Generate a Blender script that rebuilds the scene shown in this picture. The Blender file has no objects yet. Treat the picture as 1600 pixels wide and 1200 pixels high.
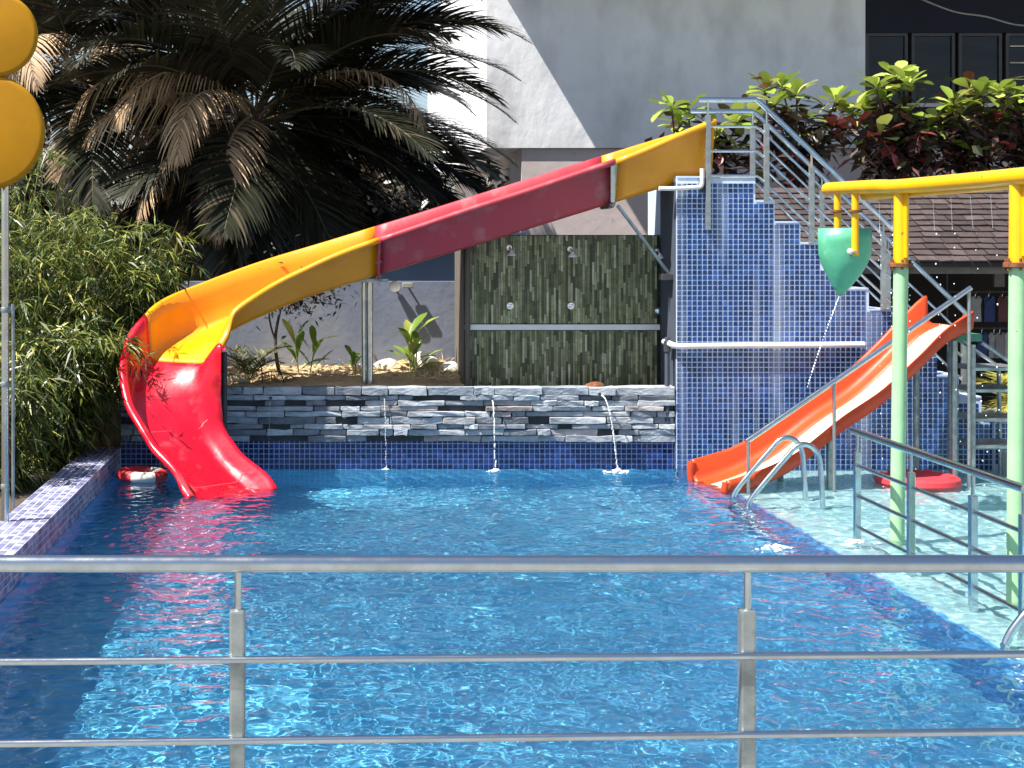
import bpy, bmesh, math, random
import numpy as np
from mathutils import Vector, Matrix, Euler

# ------------------------------------------------------------------ camera, sky, sun, exposure
sc = bpy.context.scene
C = sc.collection
rad = math.radians
EYE = 2.14                      # eye height above the pool water (water is z = 0)
F = 2300.0 / 1600.0 * 36.0
cd = bpy.data.cameras.new('camera')
cam = bpy.data.objects.new('camera', cd)
C.objects.link(cam)
cam.location = (0, 0, EYE)
cam.rotation_euler = (rad(90), 0, 0)
cd.sensor_width = 36.0
cd.lens = F
cd.shift_x = 0.1875
cd.shift_y = -0.13125
cd.clip_end = 2000
sc.camera = cam

SUN = Vector((0.596, 0.25, -1.0)).normalized()      # direction the light travels
w = bpy.data.worlds.new('World')
sc.world = w
w.use_nodes = True
wn = w.node_tree.nodes
sky = wn.new('ShaderNodeTexSky')
sky.sky_type = 'NISHITA'
sky.sun_disc = False
sky.sun_elevation = math.asin(-SUN.z)
sky.sun_rotation = math.atan2(-SUN.x, -SUN.y)
sky.altitude = 50
sky.air_density = 1.0
sky.dust_density = 1.6
w.node_tree.links.new(sky.outputs[0], wn['Background'].inputs[0])
wn['Background'].inputs[1].default_value = 0.075
ld = bpy.data.lights.new('sun', 'SUN')
ld.energy = 5.0
ld.angle = rad(0.55)
ld.color = (1.0, 0.95, 0.87)
sun = bpy.data.objects.new('sun', ld)
C.objects.link(sun)
sun.location = (-8, -4, 15)
sun.rotation_euler = SUN.to_track_quat('-Z', 'Y').to_euler()
ld.cycles.is_caustics_light = True                   # sunlight refracted by the pool surface
vs = sc.view_settings
vs.view_transform = 'Standard'
vs.look = 'None'
vs.exposure = 1.18
vs.gamma = 1.0
cy = sc.cycles
cy.max_bounces = 10
cy.diffuse_bounces = 3
cy.glossy_bounces = 4
cy.transmission_bounces = 8
cy.transparent_max_bounces = 12
cy.sample_clamp_indirect = 6.0
cy.use_denoising = True

# ------------------------------------------------------------------ helpers
ORG = {}


def P(px, py, Y):
    """survey point: photo pixel + distance -> place in metres"""
    return Vector(((px - 500) * Y / 2300.0, Y, EYE - (py - 390) * Y / 2300.0))


def put(o, parent=None, label=None, cat=None, group=None, kind=None):
    if o.name not in C.objects:
        C.objects.link(o)
    if parent is not None:
        o.parent = parent
    if label:
        o['label'] = label
    if cat:
        o['category'] = cat
    if group:
        o['group'] = group
    if kind:
        o['kind'] = kind
    return o


def thing(name, loc, label, cat, group=None):
    o = bpy.data.objects.new(name, None)
    o.empty_display_size = 0.1
    o.location = loc
    ORG[o.name] = Vector(loc)
    return put(o, None, label, cat, group)


class MB:
    def __init__(self):
        self.v = []
        self.f = []

    def add(self, vs, fs):
        n = len(self.v)
        self.v += [tuple(p) for p in vs]
        self.f += [tuple(i + n for i in f) for f in fs]
        return self

    def box(self, x0, x1, y0, y1, z0, z1):
        return self.add([(x0, y0, z0), (x1, y0, z0), (x1, y1, z0), (x0, y1, z0), (x0, y0, z1), (x1, y0, z1), (x1, y1, z1), (x0, y1, z1)],
                        [(0, 3, 2, 1), (4, 5, 6, 7), (0, 1, 5, 4), (1, 2, 6, 5), (2, 3, 7, 6), (3, 0, 4, 7)])

    def cbox(self, x0, x1, y0, y1, z0, z1, c=0.008):
        """box with all edges chamfered"""
        bm = bmesh.new()
        bmesh.ops.create_cube(bm, size=1.0)
        for v in bm.verts:
            v.co = Vector(((x0 + x1) / 2 + v.co.x * (x1 - x0), (y0 + y1) / 2 + v.co.y * (y1 - y0), (z0 + z1) / 2 + v.co.z * (z1 - z0)))
        bmesh.ops.bevel(bm, geom=bm.edges[:], offset=c, segments=2, affect='EDGES', profile=0.6)
        bm.verts.index_update()
        self.add([v.co[:] for v in bm.verts], [[v.index for v in f.verts] for f in bm.faces])
        bm.free()
        return self

    def quad(self, a, b, c, d):
        return self.add([a, b, c, d], [(0, 1, 2, 3)])

    def tube(self, pts, r, seg=10, cap=True):
        pts = [Vector(p) for p in pts]
        n = len(pts)
        rr = r if isinstance(r, (list, tuple)) else [r] * n
        tang = []
        for i in range(n):
            a = pts[max(i - 1, 0)]
            b = pts[min(i + 1, n - 1)]
            tang.append((b - a).normalized())
        t0 = tang[0]
        ref = Vector((0, 0, 1)) if abs(t0.z) < 0.9 else Vector((1, 0, 0))
        u = t0.cross(ref).normalized()
        vs, fs = [], []
        for i in range(n):
            t = tang[i]
            u = (u - t * u.dot(t)).normalized()
            w_ = t.cross(u)
            for k in range(seg):
                a = 2 * math.pi * k / seg
                vs.append(pts[i] + (u * math.cos(a) + w_ * math.sin(a)) * rr[i])
        for i in range(n - 1):
            for k in range(seg):
                k2 = (k + 1) % seg
                fs.append((i * seg + k, i * seg + k2, (i + 1) * seg + k2, (i + 1) * seg + k))
        if cap:
            fs.append(tuple(range(seg))[::-1])
            fs.append(tuple((n - 1) * seg + k for k in range(seg)))
        return self.add(vs, fs)

    def lathe(self, c, prof, seg=20, axis='Z'):
        c = Vector(c)
        vs, fs = [], []
        for (r, h) in prof:
            for k in range(seg):
                a = 2 * math.pi * k / seg
                if axis == 'Z':
                    vs.append(c + Vector((r * math.cos(a), r * math.sin(a), h)))
                elif axis == 'Y':
                    vs.append(c + Vector((r * math.cos(a), h, r * math.sin(a))))
                else:
                    vs.append(c + Vector((h, r * math.cos(a), r * math.sin(a))))
        n = len(prof)
        for i in range(n - 1):
            for k in range(seg):
                k2 = (k + 1) % seg
                fs.append((i * seg + k, i * seg + k2, (i + 1) * seg + k2, (i + 1) * seg + k))
        fs.append(tuple(range(seg))[::-1])
        fs.append(tuple((n - 1) * seg + k for k in range(seg)))
        return self.add(vs, fs)

    def ico(self, c, r, sub=1, sq=(1, 1, 1)):
        bm = bmesh.new()
        bmesh.ops.create_icosphere(bm, subdivisions=sub, radius=r)
        bm.verts.index_update()
        self.add([(c[0] + v.co.x * sq[0], c[1] + v.co.y * sq[1], c[2] + v.co.z * sq[2]) for v in bm.verts], [[v.index for v in f.verts] for f in bm.faces])
        bm.free()
        return self

    def mesh(self, name, mat, smooth=False, org=Vector((0, 0, 0)), angle=None):
        me = bpy.data.meshes.new(name)
        me.from_pydata([(a - org.x, b - org.y, c - org.z) for a, b, c in self.v], [], self.f)
        for m in (mat if isinstance(mat, (list, tuple)) else [mat]):
            me.materials.append(m)
        if smooth:
            me.shade_smooth()
            if angle:
                try:
                    me.set_sharp_from_angle(angle=rad(angle))
                except Exception:
                    pass
        me.update()
        return me

    def build(self, name, mat, parent=None, smooth=False, label=None, cat=None, group=None, kind=None, angle=40, loc=None):
        org = Vector((0, 0, 0))
        if parent is not None:
            org = ORG[parent.name]
        elif loc is not None:
            org = Vector(loc)
        o = bpy.data.objects.new(name, self.mesh(name, mat, smooth, org, angle if smooth else None))
        if parent is None:
            o.location = org
        put(o, parent, label, cat, group, kind)
        ORG[o.name] = org
        return o


def npmesh(name, V, Fq, mat, smooth=False):
    """mesh from numpy arrays (faces all quads or all triangles)"""
    me = bpy.data.meshes.new(name)
    V = np.asarray(V, dtype=np.float32)
    Fq = np.asarray(Fq, dtype=np.int32)
    k = Fq.shape[1]
    me.vertices.add(len(V))
    me.vertices.foreach_set('co', V.ravel())
    me.loops.add(Fq.size)
    me.loops.foreach_set('vertex_index', Fq.ravel())
    me.polygons.add(len(Fq))
    me.polygons.foreach_set('loop_start', np.arange(0, Fq.size, k, dtype=np.int32))
    if smooth:
        me.polygons.foreach_set('use_smooth', np.ones(len(Fq), dtype=bool))
    me.update(calc_edges=True)
    me.materials.append(mat)
    return me


def npobj(name, V, Fq, mat, parent=None, smooth=False, **kw):
    org = ORG[parent.name] if parent is not None else Vector((0, 0, 0))
    V = np.asarray(V, dtype=np.float32) - np.array(org[:], dtype=np.float32)
    o = bpy.data.objects.new(name, npmesh(name, V, Fq, mat, smooth))
    put(o, parent, **kw)
    ORG[o.name] = org
    return o


def catmull(pts, n):
    pts = [Vector(p) for p in pts]
    q = [pts[0] * 2 - pts[1]] + pts + [pts[-1] * 2 - pts[-2]]
    out = []
    for i in range(1, len(q) - 2):
        for k in range(n):
            t = k / n
            a, b, c, d = q[i - 1], q[i], q[i + 1], q[i + 2]
            out.append(0.5 * ((2 * b) + (c - a) * t + (2 * a - 5 * b + 4 * c - d) * t * t + (3 * b - a - 3 * c + d) * t ** 3))
    out.append(pts[-1])
    return out


# ------------------------------------------------------------------ materials
def nodes(name):
    m = bpy.data.materials.new(name)
    m.use_nodes = True
    nt = m.node_tree
    return m, nt, nt.nodes['Principled BSDF'], nt.nodes['Material Output']


def pmat(name, col, col2=None, scale=6.0, detail=4.0, rough=0.6, rough2=None, metal=0.0, bump=0.0, bscale=None, coat=0.0, lo=0.35, hi=0.65, stretch=None, spec=0.5, col3=None, scale3=1.0, lo3=0.55, hi3=0.7, coord='Object'):
    m, nt, b, out = nodes(name)
    L = nt.links.new
    tc = nt.nodes.new('ShaderNodeTexCoord')
    src = tc.outputs[coord]
    if stretch:
        mp = nt.nodes.new('ShaderNodeMapping')
        mp.inputs['Scale'].default_value = stretch
        L(src, mp.inputs[0])
        src = mp.outputs[0]
    b.inputs['Base Color'].default_value = (*col, 1)
    b.inputs['Roughness'].default_value = rough
    b.inputs['Metallic'].default_value = metal
    b.inputs['Specular IOR Level'].default_value = spec
    b.inputs['Coat Weight'].default_value = coat
    b.inputs['Coat Roughness'].default_value = 0.12
    nz = nt.nodes.new('ShaderNodeTexNoise')
    nz.inputs['Scale'].default_value = scale
    nz.inputs['Detail'].default_value = detail
    nz.inputs['Roughness'].default_value = 0.6
    L(src, nz.inputs['Vector'])
    rmp = nt.nodes.new('ShaderNodeMapRange')
    rmp.inputs[1].default_value = lo
    rmp.inputs[2].default_value = hi
    L(nz.outputs[0], rmp.inputs[0])
    if col2 is not None:
        mx = nt.nodes.new('ShaderNodeMix')
        mx.data_type = 'RGBA'
        mx.inputs[6].default_value = (*col, 1)
        mx.inputs[7].default_value = (*col2, 1)
        L(rmp.outputs[0], mx.inputs[0])
        cout = mx.outputs[2]
        if col3 is not None:
            n3 = nt.nodes.new('ShaderNodeTexNoise')
            n3.inputs['Scale'].default_value = scale3
            n3.inputs['Detail'].default_value = 5
            L(src, n3.inputs['Vector'])
            r3 = nt.nodes.new('ShaderNodeMapRange')
            r3.inputs[1].default_value = lo3
            r3.inputs[2].default_value = hi3
            L(n3.outputs[0], r3.inputs[0])
            m3 = nt.nodes.new('ShaderNodeMix')
            m3.data_type = 'RGBA'
            L(r3.outputs[0], m3.inputs[0])
            L(cout, m3.inputs[6])
            m3.inputs[7].default_value = (*col3, 1)
            cout = m3.outputs[2]
        L(cout, b.inputs['Base Color'])
    if rough2 is not None:
        mr = nt.nodes.new('ShaderNodeMapRange')
        mr.inputs[1].default_value = lo
        mr.inputs[2].default_value = hi
        mr.inputs[3].default_value = rough
        mr.inputs[4].default_value = rough2
        L(nz.outputs[0], mr.inputs[0])
        L(mr.outputs[0], b.inputs['Roughness'])
    if bump:
        nb = nt.nodes.new('ShaderNodeTexNoise')
        nb.inputs['Scale'].default_value = bscale or scale * 4
        nb.inputs['Detail'].default_value = 5
        L(src, nb.inputs['Vector'])
        bp = nt.nodes.new('ShaderNodeBump')
        bp.inputs['Strength'].default_value = 1.0
        bp.inputs['Distance'].default_value = bump
        L(nb.outputs[0], bp.inputs['Height'])
        L(bp.outputs[0], b.inputs['Normal'])
    return m


def ramp_mat(name, stops, rough=0.4, by='island', noise=None, bump=0.0, bscale=40, stain=None, spec=0.5, transl=0.0, stretch=None):
    """colour picked at random for each island (joined pieces) or each object (separate pieces)"""
    m, nt, b, out = nodes(name)
    L = nt.links.new
    if by == 'island':
        g = nt.nodes.new('ShaderNodeNewGeometry')
        rnd = g.outputs['Random Per Island']
    else:
        g = nt.nodes.new('ShaderNodeObjectInfo')
        rnd = g.outputs['Random']
    cr = nt.nodes.new('ShaderNodeValToRGB')
    el = cr.color_ramp.elements
    while len(el) < len(stops):
        el.new(0.5)
    for e, (p, c) in zip(el, stops):
        e.position = p
        e.color = (*c, 1)
    L(rnd, cr.inputs[0])
    cout = cr.outputs[0]
    tc = nt.nodes.new('ShaderNodeTexCoord')
    src = tc.outputs['Object']
    if stretch:
        mp = nt.nodes.new('ShaderNodeMapping')
        mp.inputs['Scale'].default_value = stretch
        L(src, mp.inputs[0])
        src = mp.outputs[0]
    if noise:
        ns, amt = noise
        nz = nt.nodes.new('ShaderNodeTexNoise')
        nz.inputs['Scale'].default_value = ns
        nz.inputs['Detail'].default_value = 6
        nz.inputs['Roughness'].default_value = 0.65
        L(src, nz.inputs['Vector'])
        r = nt.nodes.new('ShaderNodeMapRange')
        r.inputs[1].default_value = 0.3
        r.inputs[2].default_value = 0.7
        r.inputs[3].default_value = 1 - amt
        r.inputs[4].default_value = 1 + amt
        L(nz.outputs[0], r.inputs[0])
        mx = nt.nodes.new('ShaderNodeMix')
        mx.data_type = 'RGBA'
        mx.blend_type = 'MULTIPLY'
        mx.inputs[0].default_value = 1
        L(cout, mx.inputs[6])
        L(r.outputs[0], mx.inputs[7])
        cout = mx.outputs[2]
    if stain:
        scol, sscale, s0, s1, smax = stain
        mp2 = nt.nodes.new('ShaderNodeMapping')
        mp2.inputs['Scale'].default_value = sscale
        L(tc.outputs['Object'], mp2.inputs[0])
        n2 = nt.nodes.new('ShaderNodeTexNoise')
        n2.inputs['Scale'].default_value = 1
        n2.inputs['Detail'].default_value = 6
        L(mp2.outputs[0], n2.inputs['Vector'])
        r2 = nt.nodes.new('ShaderNodeMapRange')
        r2.inputs[1].default_value = s0
        r2.inputs[2].default_value = s1
        r2.inputs[4].default_value = smax
        L(n2.outputs[0], r2.inputs[0])
        m2 = nt.nodes.new('ShaderNodeMix')
        m2.data_type = 'RGBA'
        L(r2.outputs[0], m2.inputs[0])
        L(cout, m2.inputs[6])
        m2.inputs[7].default_value = (*scol, 1)
        cout = m2.outputs[2]
    L(cout, b.inputs['Base Color'])
    b.inputs['Roughness'].default_value = rough
    b.inputs['Specular IOR Level'].default_value = spec
    if bump:
        nb = nt.nodes.new('ShaderNodeTexNoise')
        nb.inputs['Scale'].default_value = bscale
        nb.inputs['Detail'].default_value = 6
        L(src, nb.inputs['Vector'])
        bp = nt.nodes.new('ShaderNodeBump')
        bp.inputs['Distance'].default_value = bump
        L(nb.outputs[0], bp.inputs['Height'])
        L(bp.outputs[0], b.inputs['Normal'])
    if transl:
        tr = nt.nodes.new('ShaderNodeBsdfTranslucent')
        L(cout, tr.inputs[0])
        ms = nt.nodes.new('ShaderNodeMixShader')
        ms.inputs[0].default_value = transl
        L(b.outputs[0], ms.inputs[1])
        L(tr.outputs[0], ms.inputs[2])
        L(ms.outputs[0], out.inputs[0])
    return m


M = {}
M['steel'] = pmat('brushed_steel', (0.60, 0.64, 0.66), (0.46, 0.49, 0.50), scale=9, rough=0.12, rough2=0.26, metal=1.0, bump=0.0003, bscale=60, stretch=(1, 1, 1))
M['steel_dull'] = pmat('dull_steel', (0.42, 0.455, 0.45), (0.27, 0.295, 0.29), scale=12, rough=0.38, rough2=0.55, metal=0.85, col3=(0.20, 0.13, 0.08), scale3=7, lo3=0.66, hi3=0.8)
M['slide_yellow'] = pmat('yellow_fibreglass', (0.78, 0.315, 0.0), (0.69, 0.26, 0.0), scale=3, rough=0.26, rough2=0.5, coat=0.15, bump=0.0012, bscale=26, col3=(0.50, 0.24, 0.03), scale3=14, lo3=0.66, hi3=0.85)
M['slide_red'] = pmat('red_fibreglass', (0.70, 0.003, 0.018), (0.60, 0.004, 0.024), scale=3, rough=0.2, rough2=0.42, coat=0.3, bump=0.0022, bscale=14, col3=(0.64, 0.10, 0.11), scale3=5, lo3=0.56, hi3=0.85)
M['slide_crimson'] = pmat('faded_crimson_fibreglass', (0.42, 0.034, 0.052), (0.35, 0.042, 0.058), scale=2.5, rough=0.35, rough2=0.5, bump=0.0008, bscale=30, col3=(0.44, 0.16, 0.17), scale3=5, lo3=0.55, hi3=0.85)
M['orange'] = pmat('orange_plastic', (0.60, 0.060, 0.008), (0.52, 0.045, 0.007), scale=4, rough=0.38, rough2=0.5, bump=0.0006, bscale=40)
M['cream'] = pmat('cream_plastic', (0.78, 0.66, 0.44), (0.70, 0.58, 0.36), scale=5, rough=0.4)
M['green_plastic'] = pmat('green_plastic', (0.05, 0.22, 0.13), (0.04, 0.17, 0.10), scale=5, rough=0.5)
M['bucket_green'] = pmat('green_fibreglass', (0.10, 0.42, 0.25), (0.07, 0.33, 0.19), scale=5, rough=0.4, bump=0.001, bscale=25, col3=(0.25, 0.45, 0.33), scale3=8, lo3=0.62, hi3=0.8)
M['pipe_yellow'] = pmat('yellow_paint', (0.82, 0.42, 0.0), (0.76, 0.37, 0.0), scale=8, rough=0.32, rough2=0.45, coat=0.2, col3=(0.28, 0.12, 0.03), scale3=9, lo3=0.70, hi3=0.74)
M['pipe_green'] = pmat('pale_green_paint', (0.33, 0.56, 0.31), (0.28, 0.49, 0.27), scale=6, rough=0.4, col3=(0.10, 0.14, 0.07), scale3=16, lo3=0.72, hi3=0.74)
M['rust'] = pmat('rust', (0.22, 0.07, 0.02), (0.10, 0.04, 0.02), scale=30, rough=0.85, bump=0.002)
M['white_wall'] = pmat('white_plaster', (0.77, 0.78, 0.80), (0.70, 0.71, 0.73), scale=1.3, rough=0.75, bump=0.012, bscale=6, col3=(0.47, 0.47, 0.49), scale3=1.7, lo3=0.46, hi3=0.8, stretch=(1, 1, .6))
M['lower_wall'] = pmat('warm_grey_plaster', (0.56, 0.48, 0.46), (0.50, 0.43, 0.42), scale=1.5, rough=0.8, bump=0.004, bscale=10, col3=(0.3, 0.28, 0.28), scale3=5, lo3=0.66, hi3=0.8)
M['slate_wall'] = pmat('slate_blue_plaster', (0.17, 0.20, 0.27), (0.14, 0.165, 0.225), scale=1.8, rough=0.8, bump=0.005, bscale=12, col3=(0.22, 0.24, 0.28), scale3=1.2, lo3=0.5, hi3=0.75)
M['blue_wall'] = pmat('blue_plaster', (0.20, 0.28, 0.42), (0.17, 0.24, 0.37), scale=2, rough=0.8, bump=0.003)
M['slate_paint'] = pmat('slate_paint', (0.060, 0.075, 0.105), (0.05, 0.06, 0.085), scale=3, rough=0.7)
M['grout'] = pmat('pale_grout', (0.42, 0.54, 0.75), (0.58, 0.68, 0.82), scale=2.2, rough=0.8, stretch=(1.6, 1.6, 0.4))
M['tile'] = ramp_mat('blue_mosaic', [(0.0, (0.007, 0.024, 0.10)), (0.5, (0.009, 0.036, 0.145)), (0.85, (0.012, 0.052, 0.20)), (1.0, (0.03, 0.08, 0.25))], rough=0.3, noise=(1.6, 0.6), stain=((0.34, 0.40, 0.52), (5.0, 5.0, 0.40), 0.52, 0.78, 0.85))
M['tile_deep'] = ramp_mat('waterline_mosaic', [(0.0, (0.006, 0.012, 0.06)), (0.7, (0.010, 0.028, 0.14)), (1.0, (0.018, 0.05, 0.2))], rough=0.15, noise=(3.0, 0.3))
M['grout_deep'] = pmat('waterline_grout', (0.32, 0.38, 0.58), (0.38, 0.44, 0.64), scale=3, rough=0.8)
M['tile_coping'] = ramp_mat('coping_mosaic', [(0.0, (0.10, 0.11, 0.24)), (0.5, (0.24, 0.25, 0.40)), (1.0, (0.45, 0.46, 0.58))], rough=0.25, noise=(4.0, 0.3))
M['grout_coping'] = pmat('coping_grout', (0.70, 0.71, 0.74), (0.60, 0.61, 0.66), scale=3, rough=0.8)
M['pool_floor'] = pmat('pool_floor_tile', (0.15, 0.56, 0.80), (0.125, 0.52, 0.77), scale=2, rough=0.5)
M['pool_wall'] = pmat('pool_wall_tile', (0.10, 0.36, 0.68), (0.085, 0.32, 0.63), scale=3, rough=0.4)
M['shallow_floor'] = pmat('shallow_floor_tile', (0.40, 0.60, 0.61), (0.33, 0.53, 0.55), scale=1.5, rough=0.6, col3=(0.24, 0.45, 0.46), scale3=0.6, lo3=0.5, hi3=0.7)
M['deck'] = pmat('deck_concrete', (0.25, 0.255, 0.25), (0.19, 0.195, 0.19), scale=3, rough=0.85, bump=0.003)
M['ground'] = pmat('dry_ground', (0.20, 0.185, 0.16), (0.14, 0.13, 0.11), scale=0.8, rough=0.95, bump=0.02, bscale=6)
M['soil'] = pmat('dark_soil', (0.055, 0.042, 0.03), (0.09, 0.07, 0.045), scale=4, rough=0.95, bump=0.02, bscale=14)
M['sand'] = pmat('dry_sand', (0.52, 0.38, 0.21), (0.40, 0.28, 0.14), scale=5, rough=0.95, bump=0.012, bscale=22, col3=(0.2, 0.17, 0.07), scale3=7, lo3=0.60, hi3=0.7)
M['stone'] = ramp_mat('slate_stone', [(0.0, (0.07, 0.078, 0.09)), (0.15, (0.16, 0.18, 0.21)), (0.5, (0.27, 0.30, 0.34)), (0.88, (0.40, 0.43, 0.46)), (1.0, (0.28, 0.225, 0.21))], rough=0.62, by='object', noise=(7, 0.4), bump=0.010, bscale=22, stretch=(0.8, 1, 1.6))
M['mortar'] = pmat('dark_mortar', (0.035, 0.036, 0.04), (0.05, 0.05, 0.055), scale=8, rough=0.95)
M['bamboo_tile'] = ramp_mat('bamboo_strip_tile', [(0.0, (0.045, 0.050, 0.022)), (0.3, (0.12, 0.125, 0.055)), (0.6, (0.21, 0.215, 0.105)), (0.85, (0.32, 0.32, 0.17)), (1.0, (0.46, 0.46, 0.30))], rough=0.35, noise=(14, 0.35))
M['bamboo_back'] = pmat('dark_joint', (0.012, 0.016, 0.010), (0.018, 0.022, 0.014), rough=0.9)
M['brown_frame'] = pmat('brown_grey_render', (0.14, 0.12, 0.10), (0.10, 0.085, 0.07), scale=3, rough=0.8, stretch=(3, 3, 0.5))
M['white_pvc'] = pmat('white_pvc', (0.78, 0.78, 0.76), (0.70, 0.69, 0.66), scale=6, rough=0.35)
M['chrome'] = pmat('chrome', (0.8, 0.8, 0.8), rough=0.12, metal=1.0)
M['dark_metal'] = pmat('dark_paint_metal', (0.03, 0.03, 0.035), (0.05, 0.05, 0.05), scale=8, rough=0.5)
M['glass_dark'] = pmat('tinted_glass', (0.004, 0.0045, 0.007), (0.014, 0.015, 0.022), scale=1.6, rough=0.05, stretch=(0.5, 1, 3), spec=0.35)
M['fascia'] = pmat('dark_navy_panel', (0.008, 0.0085, 0.018), (0.010, 0.010, 0.022), scale=1, rough=0.5, spec=0.2)
M['shingle'] = ramp_mat('brown_shingle', [(0.0, (0.035, 0.024, 0.023)), (0.5, (0.052, 0.037, 0.035)), (1.0, (0.08, 0.058, 0.056))], rough=0.75, noise=(8, 0.3))
M['interior'] = pmat('dark_interior', (0.02, 0.018, 0.017), (0.03, 0.026, 0.024), scale=2, rough=0.9)
M['bark'] = pmat('palm_bark', (0.13, 0.10, 0.075), (0.07, 0.055, 0.04), scale=5, rough=0.95, bump=0.02, bscale=12, stretch=(1, 1, 4))
M['rachis'] = pmat('frond_rib', (0.10, 0.085, 0.04), (0.06, 0.05, 0.03), scale=5, rough=0.6)
M['palm_leaf'] = ramp_mat('palm_leaflet', [(0.0, (0.012, 0.014, 0.009)), (0.6, (0.024, 0.027, 0.014)), (0.9, (0.05, 0.047, 0.028)), (1.0, (0.10, 0.08, 0.05))], rough=0.42, transl=0.06)
M['palm_dead'] = ramp_mat('dry_palm_leaflet', [(0.0, (0.20, 0.125, 0.07)), (0.5, (0.40, 0.27, 0.15)), (1.0, (0.66, 0.49, 0.29))], rough=0.7, transl=0.12)
M['bamboo_leaf'] = ramp_mat('bamboo_leaf', [(0.0, (0.016, 0.032, 0.008)), (0.4, (0.045, 0.08, 0.014)), (0.75, (0.16, 0.20, 0.03)), (1.0, (0.38, 0.36, 0.09))], rough=0.4, transl=0.14)
M['culm'] = pmat('bamboo_culm', (0.22, 0.24, 0.06), (0.14, 0.17, 0.05), scale=4, rough=0.4)
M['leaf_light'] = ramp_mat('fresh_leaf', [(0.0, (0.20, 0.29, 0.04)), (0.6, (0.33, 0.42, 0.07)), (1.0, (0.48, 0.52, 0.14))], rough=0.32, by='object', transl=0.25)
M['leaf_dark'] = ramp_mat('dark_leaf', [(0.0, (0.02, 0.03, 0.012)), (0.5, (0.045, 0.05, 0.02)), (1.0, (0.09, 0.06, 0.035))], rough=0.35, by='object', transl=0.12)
M['leaf_red'] = ramp_mat('red_leaf', [(0.0, (0.10, 0.02, 0.018)), (0.6, (0.16, 0.035, 0.03)), (1.0, (0.38, 0.06, 0.06))], rough=0.4, by='object', transl=0.2)
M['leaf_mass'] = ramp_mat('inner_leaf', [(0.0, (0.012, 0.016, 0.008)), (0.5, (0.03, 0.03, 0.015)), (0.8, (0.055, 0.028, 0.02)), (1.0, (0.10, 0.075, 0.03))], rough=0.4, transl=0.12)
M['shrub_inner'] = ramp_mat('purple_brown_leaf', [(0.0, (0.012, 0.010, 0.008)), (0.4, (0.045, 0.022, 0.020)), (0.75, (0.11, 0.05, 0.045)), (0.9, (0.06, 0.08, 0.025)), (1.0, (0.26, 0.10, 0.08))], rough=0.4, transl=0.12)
M['canna'] = ramp_mat('canna_leaf', [(0.0, (0.10, 0.18, 0.025)), (0.6, (0.20, 0.30, 0.04)), (1.0, (0.40, 0.42, 0.10))], rough=0.35, by='object', transl=0.25)
M['areca'] = ramp_mat('young_palm_leaf', [(0.0, (0.06, 0.07, 0.03)), (0.5, (0.13, 0.14, 0.06)), (1.0, (0.26, 0.25, 0.12))], rough=0.45, transl=0.2)
M['yellow_palm'] = ramp_mat('yellow_palm_leaf', [(0.0, (0.10, 0.11, 0.02)), (0.6, (0.26, 0.24, 0.04)), (1.0, (0.45, 0.38, 0.10))], rough=0.4, transl=0.25)
M['straw'] = ramp_mat('dry_grass', [(0.0, (0.30, 0.22, 0.10)), (1.0, (0.60, 0.48, 0.28))], rough=0.8)
M['rock'] = pmat('pale_rock', (0.66, 0.58, 0.46), (0.50, 0.43, 0.34), scale=5, rough=0.9, bump=0.03, bscale=6)
M['rock_white'] = pmat('whitewashed_rock', (0.78, 0.74, 0.66), (0.66, 0.61, 0.52), scale=5, rough=0.9, bump=0.03, bscale=6)
M['twig'] = pmat('twig_bark', (0.10, 0.075, 0.05), (0.05, 0.04, 0.03), scale=9, rough=0.9, bump=0.006)
M['flower_yellow'] = pmat('mustard_paint', (0.43, 0.20, 0.003), (0.37, 0.17, 0.003), scale=3.5, rough=0.6, spec=0.2, col3=(0.30, 0.15, 0.02), scale3=9, lo3=0.68, hi3=0.78)
M['float_red'] = pmat('red_float_vinyl', (0.70, 0.05, 0.06), (0.60, 0.04, 0.05), scale=6, rough=0.45)
M['float_white'] = pmat('white_float_vinyl', (0.8, 0.78, 0.74), (0.7, 0.68, 0.64), scale=6, rough=0.45)
M['foam'] = pmat('white_water', (0.92, 0.95, 0.97), rough=0.25)
M['lamp_body'] = pmat('lamp_grey', (0.30, 0.30, 0.28), (0.22, 0.22, 0.2), scale=9, rough=0.5)


def water_mat(name, tint, rough=0.0):
    m = bpy.data.materials.new(name)
    m.use_nodes = True
    nt = m.node_tree
    nt.nodes.clear()
    out = nt.nodes.new('ShaderNodeOutputMaterial')
    g = nt.nodes.new('ShaderNodeBsdfGlass')
    g.inputs['IOR'].default_value = 1.333
    g.inputs['Roughness'].default_value = rough
    g.inputs['Color'].default_value = (*tint, 1)
    nt.links.new(g.outputs[0], out.inputs[0])
    return m


M['water'] = water_mat('pool_water', (0.95, 0.985, 1.0))
m_, nt_, b_, o_ = nodes('falling_water')
b_.inputs['Base Color'].default_value = (0.95, 0.98, 1, 1)
b_.inputs['Roughness'].default_value = 0.08
b_.inputs['Transmission Weight'].default_value = 0.45
b_.inputs['IOR'].default_value = 1.33
M['drop'] = m_

# ------------------------------------------------------------------ layout (metres)
YB = 14.375                     # face of the stone wall and the stair tower
XL = -1.95                      # left pool wall
XS = 3.72                       # edge between deep and shallow pool
XR = 9.0
Y0 = 4.9                        # near edge of the pool
COP = 0.20
TP = 0.05                       # mosaic pitch


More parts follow.
